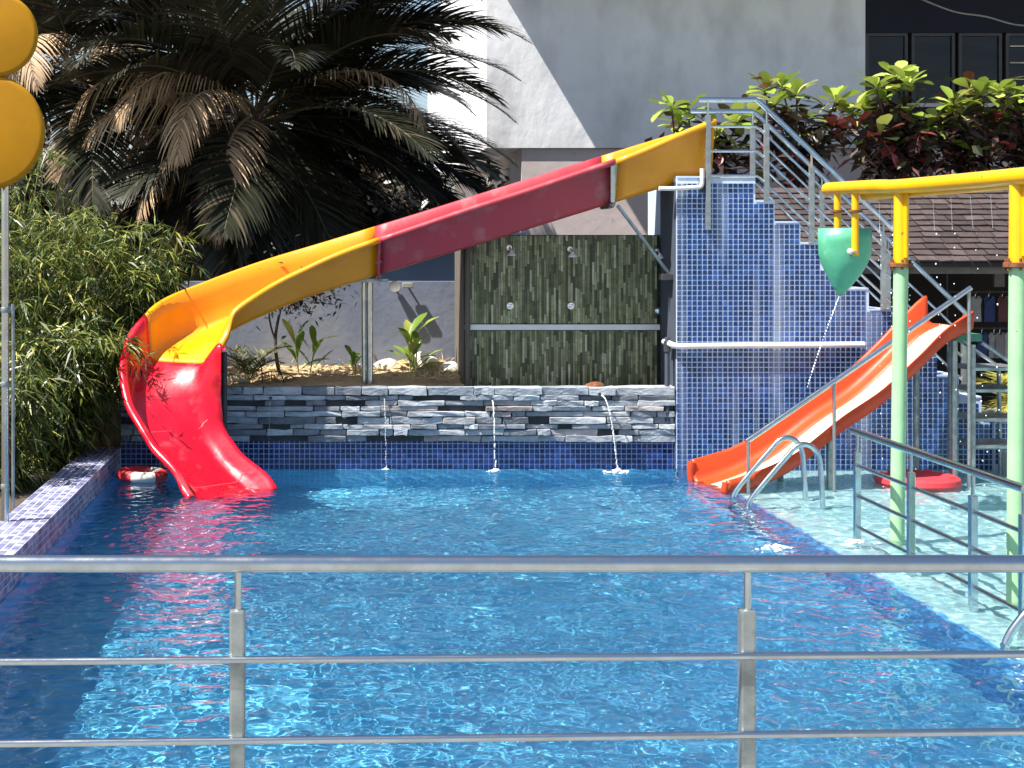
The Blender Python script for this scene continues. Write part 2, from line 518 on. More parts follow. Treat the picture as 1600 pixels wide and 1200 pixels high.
def tiles(mb, o, u, v, nu, nv, pitch, gap, proud, keep=None, jit=0.0):
    """mosaic tiles standing proud of the sheet spanned by unit vectors u, v from corner o"""
    o, u, v = Vector(o), Vector(u), Vector(v)
    n = u.cross(v)
    rnd = random.Random(int(nu * 31 + nv))
    h = (pitch - gap)
    for i in range(nu):
        for j in range(nv):
            if keep and not keep(i, j):
                continue
            a = o + u * (i * pitch + gap / 2) + v * (j * pitch + gap / 2)
            k = proud + rnd.uniform(-jit, jit)
            b0 = [a, a + u * h, a + u * h + v * h, a + v * h]
            e = 0.0025
            b1 = [a + (u + v) * e + n * k, a + u * (h - e) + v * e + n * k, a + (u + v) * (h - e) + n * k, a + u * e + v * (h - e) + n * k]
            mb.add(b0 + b1, [(4, 5, 6, 7), (0, 1, 5, 4), (1, 2, 6, 5), (2, 3, 7, 6), (3, 0, 4, 7)])
    return mb


# ------------------------------------------------------------------ ground, pool shell
def structure(name, mb, mat, **kw):
    return mb.build(name, mat, kind='structure', **kw)


g = MB()
G = -0.02
for (a, b, c, d) in ((-300, -9, -300, 300), (12, 300, -300, 300), (-9, 12, -300, -25), (-9, 12, 26, 300)):
    g.quad((a, c, G), (b, c, G), (b, d, G), (a, d, G))
g.quad((-9, 15.9, G), (12, 15.9, G), (12, 26, G), (-9, 26, G))
g.quad((-9, -25, G), (-2.5, -25, G), (-2.5, 15.9, G), (-9, 15.9, G))
g.quad((-2.5, -25, G), (12, -25, G), (12, 4.0, G), (-2.5, 4.0, G))
g.quad((XR + .25, 4.0, G), (12, 4.0, G), (12, 15.9, G), (XR + .25, 15.9, G))
structure('ground', g, M['ground'])
structure('near_deck', MB().box(-2.5, 12, -25, Y0, -1.3, 0.15), M['deck'])
structure('right_deck', MB().box(XR, 12.5, Y0 + .003, 15.9, -1.3, 0.15), M['deck'])
structure('back_deck', MB().box(6.95, XR - .003, YB, 15.9, -1.3, 0.14), M['deck'])
pf = structure('pool_floor', MB().box(XL - .01, XS + .01, Y0 - .01, YB + .2, -1.25, -1.05), M['pool_floor'])
sf = structure('shallow_floor', MB().box(XS, XR, Y0, YB + .2, -0.6, -0.14), M['shallow_floor'])
pw = structure('pool_wall_right', MB().box(XS - .03, XS - .002, Y0, YB + .1, -1.06, -0.138), M['pool_wall'])
pl = structure('pool_wall_left', MB().box(-2.28, XL, Y0, YB + .1, -1.3, COP), M['grout_coping'])
pb = structure('pool_wall_back', MB().box(XL, 6.95, YB + .035, YB + .25, -1.3, 0.30), M['grout_deep'])
pn = structure('pool_wall_near', MB().box(XL, XS, Y0, Y0 + .02, -1.3, 0.1), M['pool_wall'])
plu = MB().box(XL + .001, XL + .012, Y0, YB, -1.06, -0.06).build('underwater_lining', M['pool_wall'], pl)
pbu = MB().box(XL + .013, XS - .03, YB + .02, YB + .034, -1.06, -0.06).build('underwater_lining', M['pool_floor'], pb)
for o in (pf, sf, pw, pl, pb, pn, plu, pbu):
    o.cycles.is_caustics_receiver = True
t = MB()
tiles(t, (XL, Y0, COP - 5 * TP), (0, 1, 0), (0, 0, 1), 189, 5, TP, 0.007, 0.004)
t.build('waterline_tiles', M['tile_coping'], pl, kind='stuff')
t = MB()
tiles(t, (-2.28, Y0, COP), (1, 0, 0), (0, 1, 0), 6, 189, 0.055, 0.008, 0.004, keep=lambda i, j: Y0 + j * .055 < YB)
t.build('coping_tiles', M['tile_coping'], pl, kind='stuff')
t = MB()
tiles(t, (XL, YB + .035, -0.06), (1, 0, 0), (0, 0, 1), 178, 7, TP, 0.007, 0.004)
t.build('waterline_tiles', M['tile_deep'], pb, kind='stuff')
# bed of soil behind the left coping
structure('planting_bed', MB().box(-9, -2.285, 4, 17.8, -0.5, 0.10), M['soil'])

# water surface: a real rippled sheet
rng = np.random.default_rng(11)
xs = np.linspace(XL - .0, XR, 760)
ys = np.concatenate([np.linspace(Y0, 8.5, 330)[:-1], np.linspace(8.5, YB + .04, 480)])
X, Y = np.meshgrid(xs, ys)
Z = np.zeros_like(X)
calm = 1.0 - 0.45 * np.clip((Y - 12.6) / 1.6, 0, 1)
for i in range(90):
    lam = math.exp(rng.uniform(math.log(.075), math.log(.5)))
    a = rng.uniform(0, 2 * math.pi)
    k = 2 * math.pi / lam
    amp = .00120 * lam ** .58 * rng.uniform(.4, 1.5)
    ph = k * (X * math.cos(a) + Y * math.sin(a)) + rng.uniform(0, 6.28) + 1.2 * np.sin(X * rng.uniform(.6, 1.8) + i) + 1.2 * np.sin(Y * rng.uniform(.6, 1.8) + 2 * i)
    Z += amp * np.sin(ph) * (0.75 + 0.5 * np.sin(X * rng.uniform(.3, 1.1) + Y * rng.uniform(.3, 1.1) + i))
Z *= 1.0 + .12 * np.sin(.83 * X + .47 * Y + 1.1) * np.sin(.58 * Y - .71 * X + 2.3) + .10 * np.sin(2.1 * X - 1.3 * Y) * np.sin(1.7 * Y + .9 * X)
Z *= calm * (1 + .5 * np.clip((X - 3.2) / .8, 0, 1))
# rings spreading from the jets and from the splashes under the water play
for (cx, cy_, am, la) in ((.62, 14.2, .004, .16), (1.68, 14.1, .006, .16), (2.86, 14.05, .007, .17), (3.05, 10.6, .006, .2), (3.9, 10.9, .006, .16), (4.4, 11.3, .004, .13), (5.1, 12.3, .003, .12)):
    r = np.hypot(X - cx, Y - cy_)
    Z += am * np.cos(2 * math.pi * r / la) * np.exp(-r / .42)
nx, ny = len(xs), len(ys)
idx = np.arange(nx * ny).reshape(ny, nx)
Fq = np.stack([idx[:-1, :-1], idx[:-1, 1:], idx[1:, 1:], idx[1:, :-1]], -1).reshape(-1, 4)
wo = npobj('water', np.stack([X, Y, Z], -1).reshape(-1, 3), Fq, M['water'], smooth=True, kind='structure')
wo.cycles.is_caustics_caster = True

# ------------------------------------------------------------------ stone wall: every stone a piece of its own
random.seed(5)
sw = thing('stone_wall', (0.8, YB, 0), 'low wall of stacked grey slate stones with water spouts at the back of the pool', 'stone wall')
SX0, SX1, SZ0, SZ1 = XL, 3.468, 0.262, 0.80
MB().box(SX0, SX1 - .01, YB + .028, YB + .30, SZ0 + .002, SZ1 - .02).build('backing', M['mortar'], sw)
SM = []


def stone_mesh(sx, sy, sz, seed):
    r = random.Random(seed)
    bm = bmesh.new()
    bmesh.ops.create_cube(bm, size=1.0)
    bmesh.ops.subdivide_edges(bm, edges=[e for e in bm.edges if abs((e.verts[0].co - e.verts[1].co).x) > .5], cuts=2)
    for v in bm.verts:
        x, y, z = v.co
        v.co = Vector((x * sx, y * sy, z * sz))
        v.co.x += r.uniform(-.006, .006)
        v.co.z += r.uniform(-.12, .10) * sz
        if y < 0:
            v.co.y += r.uniform(-.007, .009)
    bmesh.ops.bevel(bm, geom=[e for e in bm.edges if e.calc_face_angle(0) > .6], offset=.0045, segments=1, affect='EDGES')
    me = bpy.data.meshes.new('stone')
    bm.to_mesh(me)
    bm.free()
    me.materials.append(M['stone'])
    return me


rows = []
z = SZ0
while z < SZ1 - .03:
    h = random.choice((.05, .056, .062, .070))
    if SZ1 - z - h < .055:
        h = SZ1 - z
    rows.append((z, h))
    z += h
for ri, (z, h) in enumerate(rows):
    x = SX0 - random.uniform(0, .2)
    while x < SX1 - .01:
        l = random.choice((.14, .2, .26, .32, .38, .46, .56))
        if x + l > SX1 - .1:
            l = SX1 - x
        x0 = max(x, SX0)
        if x + l - x0 > .03:
            pro = random.choice((-.035, -.015, 0, .006, .014, .024))
            if ri == len(rows) - 1:
                pro = random.choice((.006, .016, .024))
            me = stone_mesh(x + l - x0 - .007, .16, h - .005, random.randrange(10 ** 6))
            o = bpy.data.objects.new('stone', me)
            o.location = Vector(((x0 + x + l) / 2, YB + .08 - pro, z + h / 2)) - ORG[sw.name]
            put(o, sw)
        x += l

# ------------------------------------------------------------------ tiled stair tower
TX0 = 3.48
steps = [(4.25, 2.84), (4.44, 2.605), (4.69, 2.40), (4.90, 2.195), (5.125, 1.985), (5.36, 1.75), (5.58, 1.545), (5.80, 1.33), (6.02, 1.12), (6.24, 0.90), (6.46, 0.69), (6.68, 0.48), (6.94, 0.27)]
tw = thing('stair_tower', (5.0, YB, 0), 'stepped stair tower clad in dark blue mosaic tiles at the back right of the pool', 'stairs')
b = MB()
x = TX0
for (x1, zt) in steps:
    b.box(x, x1, YB, 15.62, -0.6, zt)
    x = x1 + .0005
b.build('core', M['grout'], tw)
t = MB()


def keep(i, j):
    xm = TX0 + (i + .97) * TP
    for (x1, zt) in steps:
        if xm <= x1 + .012:
            return (j + 1) * TP - .06 <= zt - .004
    return False


tiles(t, (TX0 + .003, YB, -0.06), (1, 0, 0), (0, 0, 1), 69, 58, TP, 0.0092, 0.004, keep=keep)
t.build('mosaic_tiles', M['tile'], tw, kind='stuff')
MB().box(TX0 - .012, TX0 - .001, YB + .012, 15.0, -0.6, 2.80).build('painted_side', M['slate_paint'], tw)
x = TX0
for (x1, zt) in steps:
    MB().box(x + .003, x1 - .004, YB - .008, 15.62, zt + .001, zt + .018).build('tread', M['grout'], tw)
    x = x1
# white water pipe across the tower face
wp = thing('white_pipe', (TX0, YB, 1.19), 'long white plastic pipe running across the blue tiled tower face', 'pipe')
zp = EYE - 150 / 160
MB().tube(catmull([(TX0 - .09, YB + .12, zp + .03), (TX0 - .07, YB - .0, zp + .02), (TX0 + .02, YB - .045, zp - .005), (TX0 + .3, YB - .045, zp), (5.30, YB - .045, zp + .012)], 6), .029, 10).build('tube', M['white_pvc'], wp, smooth=True)
MB().tube([(TX0 - .085, YB + .02, zp - .75), (TX0 - .085, YB + .02, zp + .08)], .024, 10).build('downpipe', M['slate_paint'], wp, smooth=True)
MB().lathe((TX0 - .085, YB + .02, zp - .01), [(.02, -.06), (.035, -.05), (.035, .05), (.02, .06)], 12).build('joint', M['dark_metal'], wp, smooth=True)


def rail_set(root, Yr, zflat, x_start, x_bend, x_end, posts, face=False):
    sl = .95

    def zz(x, off):
        return zflat - off - max(0, x - x_bend) * sl
    for k, off in enumerate((0, .26, .50, .74)):
        rr = .026 if k == 0 else .013
        xe = x_end if k == 0 else x_end - .02
        xs_ = x_start if k == 0 else posts[0][0]
        pts = [(xs_, Yr, zz(xs_, off)), (x_bend - .02, Yr, zz(x_bend - .02, off)), (x_bend + .02, Yr, zz(x_bend + .02, off)), (xe, Yr, zz(xe, off))]
        MB().tube(pts, rr, 12).build('handrail' if k == 0 else 'rail_bar', M['steel'], root, smooth=True)
    for (xp, zb) in posts:
        zt = zz(xp, 0)
        p = MB().cbox(xp - .024, xp + .024, Yr - .022, Yr + .022, zb, zt - .15, .004).build('post', M['steel_dull'], root)
        MB().tube([(xp, Yr, zt - .155), (xp, Yr, zt - .02)], .011, 8).build('stub', M['steel'], p, smooth=True)


r1 = thing('stair_railing', (3.78, YB - .03, 2.84), 'steel railing on the pool side of the tower platform and stairs', 'railing', 'stair railings')
rail_set(r1, YB - .032, 3.60, 3.69, 4.26, 5.58, [(3.78, 2.33), (4.35, 2.62), (4.79, 2.2), (5.49, 1.55)])
r2 = thing('stair_railing', (4.57, 15.55, 2.4), 'steel railing on the far side of the stairs, running down behind the pool side railing', 'railing', 'stair railings')
rail_set(r2, 15.55, 3.60, 3.92, 4.58, 6.85, [(4.57, 2.40), (5.30, 1.75), (6.0, 1.13), (6.8, .27)])

# ------------------------------------------------------------------ big curved slide
path = [(3.86, 14.72, 2.90), (2.88, 14.72, 2.60), (1.75, 14.72, 2.25), (.57, 14.72, 1.89), (-.32, 14.67, 1.61), (-1.04, 14.43, 1.31), (-1.33, 14.13, 1.05), (-1.41, 13.87, .78), (-1.33, 13.61, .46), (-1.13, 13.37, .19), (-.89, 13.13, .01), (-.75, 12.92, -.12)]
hi = [.50, .41, .385, .355, .30, .245, .19, .15, .14, .14, .13, .11]     # wall on the pool side
ho = [.48, .48, .48, .47, .46, .45, .43, .34, .23, .18, .15, .12]      # far or outer wall
hw = [.33, .33, .33, .345, .40, .43, .42, .41, .41, .41, .40, .39]
N = 8
cp = catmull(path, N)


def interp(a):
    out = []
    for i in range(len(a) - 1):
        for k in range(N):
            s = k / N
            s = s * s * (3 - 2 * s)
            out.append(a[i] * (1 - s) + a[i + 1] * s)
    return out + [a[-1]]


HI, HO, HW = interp(hi), interp(ho), interp(hw)


def ring(i, grow=0.0):
    a, b2 = cp[max(i - 1, 0)], cp[min(i + 1, len(cp) - 1)]
    h = (b2 - a)
    h.z = 0
    h.normalize()
    left = Vector((-h.y, h.x, 0))
    c = cp[i]
    up = Vector((0, 0, 1))
    pr = []
    W = HW[i]

    def side(s, H, bw):
        q = [(.12, .0), (.45, .0), (bw - .14, .004), (bw - .06, .018), (bw, .055)]
        pts = [(u * W, min(v, H * .5)) for u, v in q]
        pts += [((bw * 2 + 1) / 3 * W, .055 + (H - .055) * .34), ((bw + 2) / 3 * W, .055 + (H - .055) * .67), (W, H), (W + .02, H + .014), (W + .045, H + .012), (W + .062, H - .004), (W + .064, H - .045)]
        return [(s * (u + grow), v - grow * .9) for u, v in pts]
    prof = side(-1, HO[i], .91)[::-1] + side(1, HI[i], .70)
    return [c + left * u + up * v for u, v in prof]


def sweep(i0, i1, grow=0.0):
    mb = MB()
    vs_, fs_ = [], []
    for i in range(i0, i1 + 1):
        r_ = ring(i, grow)
        n_ = len(r_)
        vs_ += r_
    for i in range(i1 - i0):
        for k in range(n_ - 1):
            fs_.append((i * n_ + k, i * n_ + k + 1, (i + 1) * n_ + k + 1, (i + 1) * n_ + k))
    return mb.add(vs_, fs_)


bs = thing('water_slide', (.57, 14.72, .8), 'large curved yellow and red water slide running from the tower into the pool', 'water slide')
secs = [(0, N, 'slide_yellow', 'short straight yellow section at the top'), (N, 3 * N, 'slide_crimson', 'long straight faded crimson section'), (3 * N, 6 * N, 'slide_yellow', 'curving yellow section'), (6 * N, 11 * N, 'slide_red', 'glossy red section dipping into the water')]
for (a, b2, mt, lb) in secs:
    o = sweep(a, b2).build('slide_section', M[mt], bs, smooth=True, label=lb, angle=60)
    md = o.modifiers.new('shell', 'SOLIDIFY')
    md.thickness = .010
    md.offset = 0
    o.cycles.is_caustics_receiver = True
for a, mt in ((N, 'steel_dull'), (3 * N, 'slide_crimson'), (6 * N, 'slide_red')):
    # bolted joint collar under each seam
    vs_, fs_ = [], []
    rr = ring(a, .012)
    d = (cp[a + 1] - cp[a - 1]).normalized()
    base = [p for p in rr[2:-2]]
    outer = [p for p in ring(a, .055)[2:-2]]
    mb = MB()
    n_ = len(base)
    for q in (-.014, .014):
        mb_v = [p + d * q for p in base] + [p + d * q for p in outer]
        vs_ += mb_v
    for k in range(n_ - 1):
        fs_ += [(k, k + 1, n_ + k + 1, n_ + k), (2 * n_ + k + 1, 2 * n_ + k, 3 * n_ + k, 3 * n_ + k + 1), (n_ + k, n_ + k + 1, 3 * n_ + k + 1, 3 * n_ + k)]
    mb.add(vs_, fs_)
    fo = mb.build('joint_flange', M[mt], bs)
    bo = MB()
    for k in range(1, n_ - 1, 2):
        q = base[k].lerp(outer[k], .6)
        bo.tube([q - d * .028, q + d * .028], .008, 6)
    bo.build('bolts', M['steel_dull'], fo, kind='stuff')
# moulded seam lines of the red section
for a in (8 * N, 10 * N - 1):
    o = MB()
    vs_, fs_ = [], []
    r0 = ring(a, -.0075)[6:-6]
    r1_ = ring(a, -.0075)[6:-6]
    d = (cp[a + 1] - cp[a - 1]).normalized() * .006
    n_ = len(r0)
    vs_ = [p - d for p in r0] + [p + d for p in r1_]
    fs_ = [(k, k + 1, n_ + k + 1, n_ + k) for k in range(n_ - 1)]
    o.add(vs_, fs_).build('seam', M['float_red'], bs)
# stainless end strap at first joint and diagonal brace to the tower
MB().tube([(2.90, 14.36, 2.57), (2.92, 14.36, 2.55), (3.465, 14.55, 1.88)], .018, 8).build('brace', M['steel_dull'], bs, smooth=True)
MB().cbox(3.36, 3.50, 14.44, 14.60, 1.84, 1.90, .006).build('wall_clamp', M['dark_metal'], bs)
MB().cbox(2.83, 2.87, 14.325, 14.345, 2.60, 2.98, .004).build('strap', M['steel'], bs)
for (xp, yp, zb, zt, rr) in ((.50, 14.80, .70, 1.90, .036), (.44, 14.80, .70, 1.86, .022)):
    MB().tube([(xp, yp, zb), (xp, yp, zt)], rr, 14).build('support_post', M['steel'], bs, smooth=True)
MB().box(.38, .68, 14.62, 14.84, 1.815, 1.85).build('bracket', M['steel_dull'], bs)
MB().tube([(-.915, 14.06, -1.25), (-.915, 14.06, 1.16)], .028, 12).build('support_post', M['dark_metal'], bs, smooth=True)
MB().tube([(-1.5, 13.95, -1.05), (-1.5, 13.95, .70)], .03, 12).build('support_post', M['dark_metal'], bs, smooth=True)
# white supply pipe feeding the top of the slide
sp = thing('supply_pipe', (3.5, 14.36, 2.75), 'short white elbow pipe feeding water to the top of the slide', 'pipe')
MB().tube(catmull([(3.30, 14.33, 2.735), (3.45, 14.33, 2.735), (3.64, 14.33, 2.745), (3.71, 14.33, 2.76), (3.72, 14.33, 2.83), (3.72, 14.33, 2.93)], 5), .022, 10).build('tube', M['white_pvc'], sp, smooth=True)
MB().cbox(3.70, 3.80, YB - .03, YB + .02, 2.70, 2.84, .006).build('bracket', M['dark_metal'], sp)

# ------------------------------------------------------------------ shower wall
SY = 15.0
sh = thing('shower_wall', (2.5, SY, .3), 'shower wall of thin green and black bamboo style tiles behind the stone wall', 'shower wall')
MB().box(1.472, 3.462, SY + .006, SY + .9, .2, 2.29).build('core', M['bamboo_back'], sh)
MB().box(1.455, 1.47, SY + .002, SY + .9, .2, 2.30).build('side_face', M['brown_frame'], sh)
t = MB()
rs = random.Random(9)
pw_ = .0245
for i in range(int(1.984 / pw_)):
    x0 = 1.474 + i * pw_
    for (za, zb) in ((.45, 1.315), (1.385, 2.285)):
        z = za - rs.uniform(0, .2)
        while z < zb:
            l = rs.uniform(.11, .27)
            a_, b_2 = max(z, za), min(z + l, zb)
            if b_2 - a_ > .012:
                k = rs.uniform(.003, .008)
                t.box(x0 + .002, x0 + pw_ - .002, SY - k + .004, SY + .005, a_ + .0015, b_2 - .0015)
            z += l
t.build('strip_tiles', M['bamboo_tile'], sh, kind='stuff')
MB().cbox(1.474, 3.46, SY - .03, SY + .004, 1.322, 1.378, .004).build('ledge', M['white_pvc'], sh)
MB().tube([(1.50, SY - .045, .3), (1.50, SY - .045, 2.28)], .028, 10).build('drainpipe', M['brown_frame'], sh, smooth=True)
for i, px in enumerate((797, 892, 1028)):
    x = (px - 500) * SY / 2300
    h_ = thing('wall_shower', (x, SY, 2.1), ('small white shower head on the bamboo tiled wall, nearest the wall\'s left end', 'small white shower head in the middle of the bamboo tiled wall', 'small white shower head on the bamboo tiled wall beside the blue tower')[i], 'shower', 'shower heads')
    z = EYE - 4 / 153.3 + (0, -.015, -.03)[i]
    MB().tube(catmull([(x - .01, SY + .01, z + .045), (x - .01, SY - .05, z + .05), (x, SY - .085, z + .02)], 4), .009, 8).build('arm', M['chrome'], h_, smooth=True)
    MB().lathe((x, SY - .09, z), [(.012, .02), (.02, .0), (.045, -.025), (.045, -.035), (.01, -.036)], 14).build('rose', M['white_pvc'], h_, smooth=True)
    MB().lathe((x - .01, SY, z + .045), [(.028, -.01), (.026, -.001)], 12, 'Y').build('wall_plate', M['chrome'], h_, smooth=True)
    zk = EYE - (478 + (0, 0, 8)[i] - 390) / 153.3
    kt = thing('shower_tap', (x, SY, zk), ('round chrome tap under the shower head nearest the wall\'s left end', 'round chrome tap under the middle shower head', 'round chrome tap beside the blue tower under its shower head')[i], 'tap', 'shower taps')
    MB().lathe((x, SY, zk), [(.035, -.008), (.033, .002)], 14, 'Y').build('plate', M['chrome'], kt, smooth=True)
    MB().lathe((x, SY, zk), [(.015, -.05), (.022, -.045), (.022, -.03), (.014, -.006)], 12, 'Y').build('knob', M['chrome'], kt, smooth=True)

# ------------------------------------------------------------------ planting strip behind the stone wall
gx = np.linspace(-4.2, 1.45, 120)
gy = np.linspace(YB + .27, 16.2, 40)
X, Y = np.meshgrid(gx, gy)
Z = .775 + .05 * (Y - 14.6) + .03 * np.sin(X * 3.1 + 1) * np.sin(Y * 4.3) + .012 * rng.standard_normal(X.shape) + .10 * np.exp(-((X - 1.15) ** 2 + (Y - 15.9) ** 2) / .12) + .05 * np.exp(-((X - .7) ** 2 + (Y - 15.8) ** 2) / .1)
Z -= .05 * (Y < YB + .29)
idx = np.arange(X.size).reshape(X.shape)
Fq = np.stack([idx[:-1, :-1], idx[:-1, 1:], idx[1:, 1:], idx[1:, :-1]], -1).reshape(-1, 4)
npobj('sand_bed', np.stack([X, Y, Z], -1).reshape(-1, 3), Fq, M['sand'], smooth=True, kind='structure')
structure('sand_bed_base', MB().box(-4.2, 1.44, YB + .302, 16.2, -.3, .70), M['sand'])

cw = MB().box(-7.5, 1.62, 16.2, 16.38, -.2, 1.79).build('compound_wall', M['slate_wall'], label='slate blue plastered boundary wall behind the planting strip', cat='wall')
bl = thing('blue_outbuilding', (1.5, 19.5, 0), 'pale blue outbuilding wall seen over the slate boundary wall', 'building')
MB().box(.55, 2.3, 19.5, 22.9, -.2, 2.25).build('wall', M['blue_wall'], bl)
MB().box(.75, 2.6, 18.6, 19.49, 2.26, 2.36).build('canopy', M['blue_wall'], bl)
for i, px in enumerate((616, 638)):
    p = P(px, 447, 16.15)
    fl_ = thing('flood_lamp', (p.x, 16.18, p.z), ('small grey floodlight on top of the slate wall, with a round face', 'small grey floodlight on the slate wall, tilted aside next to the round faced one')[i], 'lamp', 'floodlights on the wall')
    if i == 0:
        MB().lathe((p.x, 16.10, p.z), [(.03, .07), (.045, .03), (.06, -.03), (.062, -.045), (.04, -.04)], 14, 'Y').build('housing', M['lamp_body'], fl_, smooth=True)
    else:
        MB().cbox(p.x - .07, p.x + .05, 16.06, 16.14, p.z - .02, p.z + .04, .01).build('housing', M['lamp_body'], fl_)
    MB().tube([(p.x, 16.12, p.z), (p.x, 16.22, p.z - .01)], .012, 8).build('bracket', M['dark_metal'], fl_, smooth=True)

# ------------------------------------------------------------------ main building
BY = 22.0
bd = thing('white_building', (5.3, BY, 0), 'large white building with an overhanging upper floor and dark windows', 'building')
MB().box(2.49, 8.15, BY, 34, 3.66, 7.2).build('upper_storey', M['white_wall'], bd)
MB().box(3.02, 20, BY + .05, 33, -.2, 3.655).build('lower_storey', M['lower_wall'], bd)
MB().box(2.49, 20, BY - 1.2, BY - .004, 6.39, 6.6).build('canopy', M['white_wall'], bd)
MB().box(8.153, 20, BY + .25, 33, 3.66, 7.2).build('facade_core', M['interior'], bd)
MB().box(8.154, 16, BY + .12, BY + .245, 5.40, 6.38).build('fascia', M['fascia'], bd)
MB().box(8.154, 16, BY + .06, BY + .24, 4.28, 4.335).build('sill', M['lower_wall'], bd)
MB().box(8.154, 16, BY + .10, BY + .245, 3.665, 4.275).build('apron', M['fascia'], bd)
for i, (a, b2) in enumerate(((1356, 1424), (1428, 1498), (1502, 1572), (1576, 1650))):
    xa, xb = (a - 500) * BY / 2300 + .02, (b2 - 500) * BY / 2300
    wf = MB()
    z0, z1 = 4.34, 5.395
    for bx in ((xa, xa + .045, z0, z1), (xb - .045, xb, z0, z1), (xa + .046, xb - .046, z0, z0 + .045), (xa + .046, xb - .046, z1 - .045, z1)):
        wf.box(bx[0], bx[1], BY + .13, BY + .2, bx[2], bx[3])
    f_ = wf.build('window', M['dark_metal'], bd)
    MB().box(xa + .047, xb - .047, BY + .165, BY + .175, z0 + .047, z1 - .047).build('pane', M['glass_dark'], f_)
    if i == 3:
        for k in range(3):
            MB().tube([(xa + .05, BY + .12, 4.7 + k * .25), (xb, BY + .12, 4.7 + k * .25)], .012, 6).build('guard_bar', M['steel'], f_)
cb = MB().tube(catmull([P(1430, -5, BY - .3), P(1490, 18, BY - .3), P(1540, 26, BY - .3), P(1600, 40, BY - .3), P(1680, 30, BY - .3)], 6), .012, 6).build('cable', M['lamp_body'], bd, smooth=True)

# ------------------------------------------------------------------ shingle roofed pavilion
pv = thing('pavilion', (7, 17.2, 0), 'open pavilion with a brown shingle roof behind the stairs', 'pavilion')
RX0, RX1 = 5.35, 11.5
e0, e1 = Vector((0, 17.0, 1.99)), Vector((0, 18.6, 2.90))
sl = (e1 - e0).normalized()
nm = Vector((0, -sl.z, sl.y))
MB().add([(RX0, e0.y, e0.z), (RX1, e0.y, e0.z), (RX1, e1.y, e1.z), (RX0, e1.y, e1.z), (RX0, e0.y, e0.z - .05), (RX1, e0.y, e0.z - .05), (RX1, e1.y, e1.z - .05), (RX0, e1.y, e1.z - .05)],
         [(0, 1, 2, 3), (7, 6, 5, 4), (0, 4, 5, 1), (1, 5, 6, 2), (2, 6, 7, 3), (3, 7, 4, 0)]).build('roof', M['interior'], pv)
t = MB()
nrow = 13
rl = (e1 - e0).length / nrow
rs = random.Random(3)
for j in range(nrow):
    x = RX0 - rs.uniform(0, .2)
    while x < RX1:
        l = rs.uniform(.16, .26)
        a_ = e0 + sl * (j * rl - .01 + rs.uniform(-.006, .006)) + nm * .034
        b_2 = e0 + sl * ((j + 1.15) * rl) + nm * .012
        xa, xb = max(x, RX0) + .004, min(x + l, RX1) - .004
        if xb > xa + .02:
            w0 = rs.uniform(-.006, .008)
            A = Vector((xa, a_.y, a_.z + w0))
            B = Vector((xb, a_.y, a_.z + rs.uniform(-.006, .008)))
            Cc = Vector((xb, b_2.y, b_2.z))
            D = Vector((xa, b_2.y, b_2.z))
            dn = nm * -.02
            t.add([A, B, Cc, D, A + dn, B + dn], [(0, 1, 2, 3), (4, 5, 1, 0)])
        x += l
t.build('shingles', M['shingle'], pv, kind='stuff')
MB().box(RX0, RX1, 17.03, 17.10, 1.86, 1.975).build('eave_beam', M['brown_frame'], pv)
MB().box(RX0, RX1, 19.6, 19.7, -.1, 2.7).build('back_wall', M['interior'], pv)
MB().box(RX0 - .05, RX0 - .001, 17.1, 19.69, -.1, 2.0).build('side_wall', M['interior'], pv)
MB().box(RX0, RX1, 18.6, 19.69, 2.72, 2.84).build('flat_roof', M['interior'], pv)
for xp in (5.6, 10.3):
    MB().box(xp, xp + .1, 17.12, 17.22, -.1, 1.86).build('post', M['brown_frame'], pv)
# clothes on hangers inside the pavilion
cl_cols = [(.24, .23, .22), (.42, .41, .39), (.03, .05, .16), (.12, .05, .05), (.32, .32, .33), (.05, .10, .09), (.18, .165, .165)]
names = ['grey', 'off white', 'dark blue', 'dark red', 'light grey', 'dark teal', 'brown grey']
spots = [(1524, 470, 4), (1560, 430, 6), (1566, 470, 3), (1545, 480, 2), (1578, 478, 1), (1553, 520, 4), (1534, 545, 2), (1562, 560, 0), (1577, 556, 1), (1590, 500, 5)]
rows_y = sorted(set((18.2,)))
cr = thing('clothes_rail', (7.5, 18.2, 0), 'dark rail frame holding the hanging clothes inside the pavilion', 'rail')
for zr in (2.05, 1.62, 1.17):
    MB().tube([(7.75, 18.2, zr), (9.2, 18.2, zr)], .012, 8).build('rail_bar', M['dark_metal'], cr, smooth=True)
for xp in (7.75, 9.2):
    MB().tube([(xp, 18.2, -.02), (xp, 18.2, 2.08)], .014, 8).build('upright', M['dark_metal'], cr, smooth=True)
place = ['near the rail top at left', 'on the top rail', 'under the top rail', 'in the middle row at left', 'in the middle row at right', 'in the middle row', 'in the lowest row at left', 'in the lowest row', 'in the lowest row at right', 'behind the right green post']
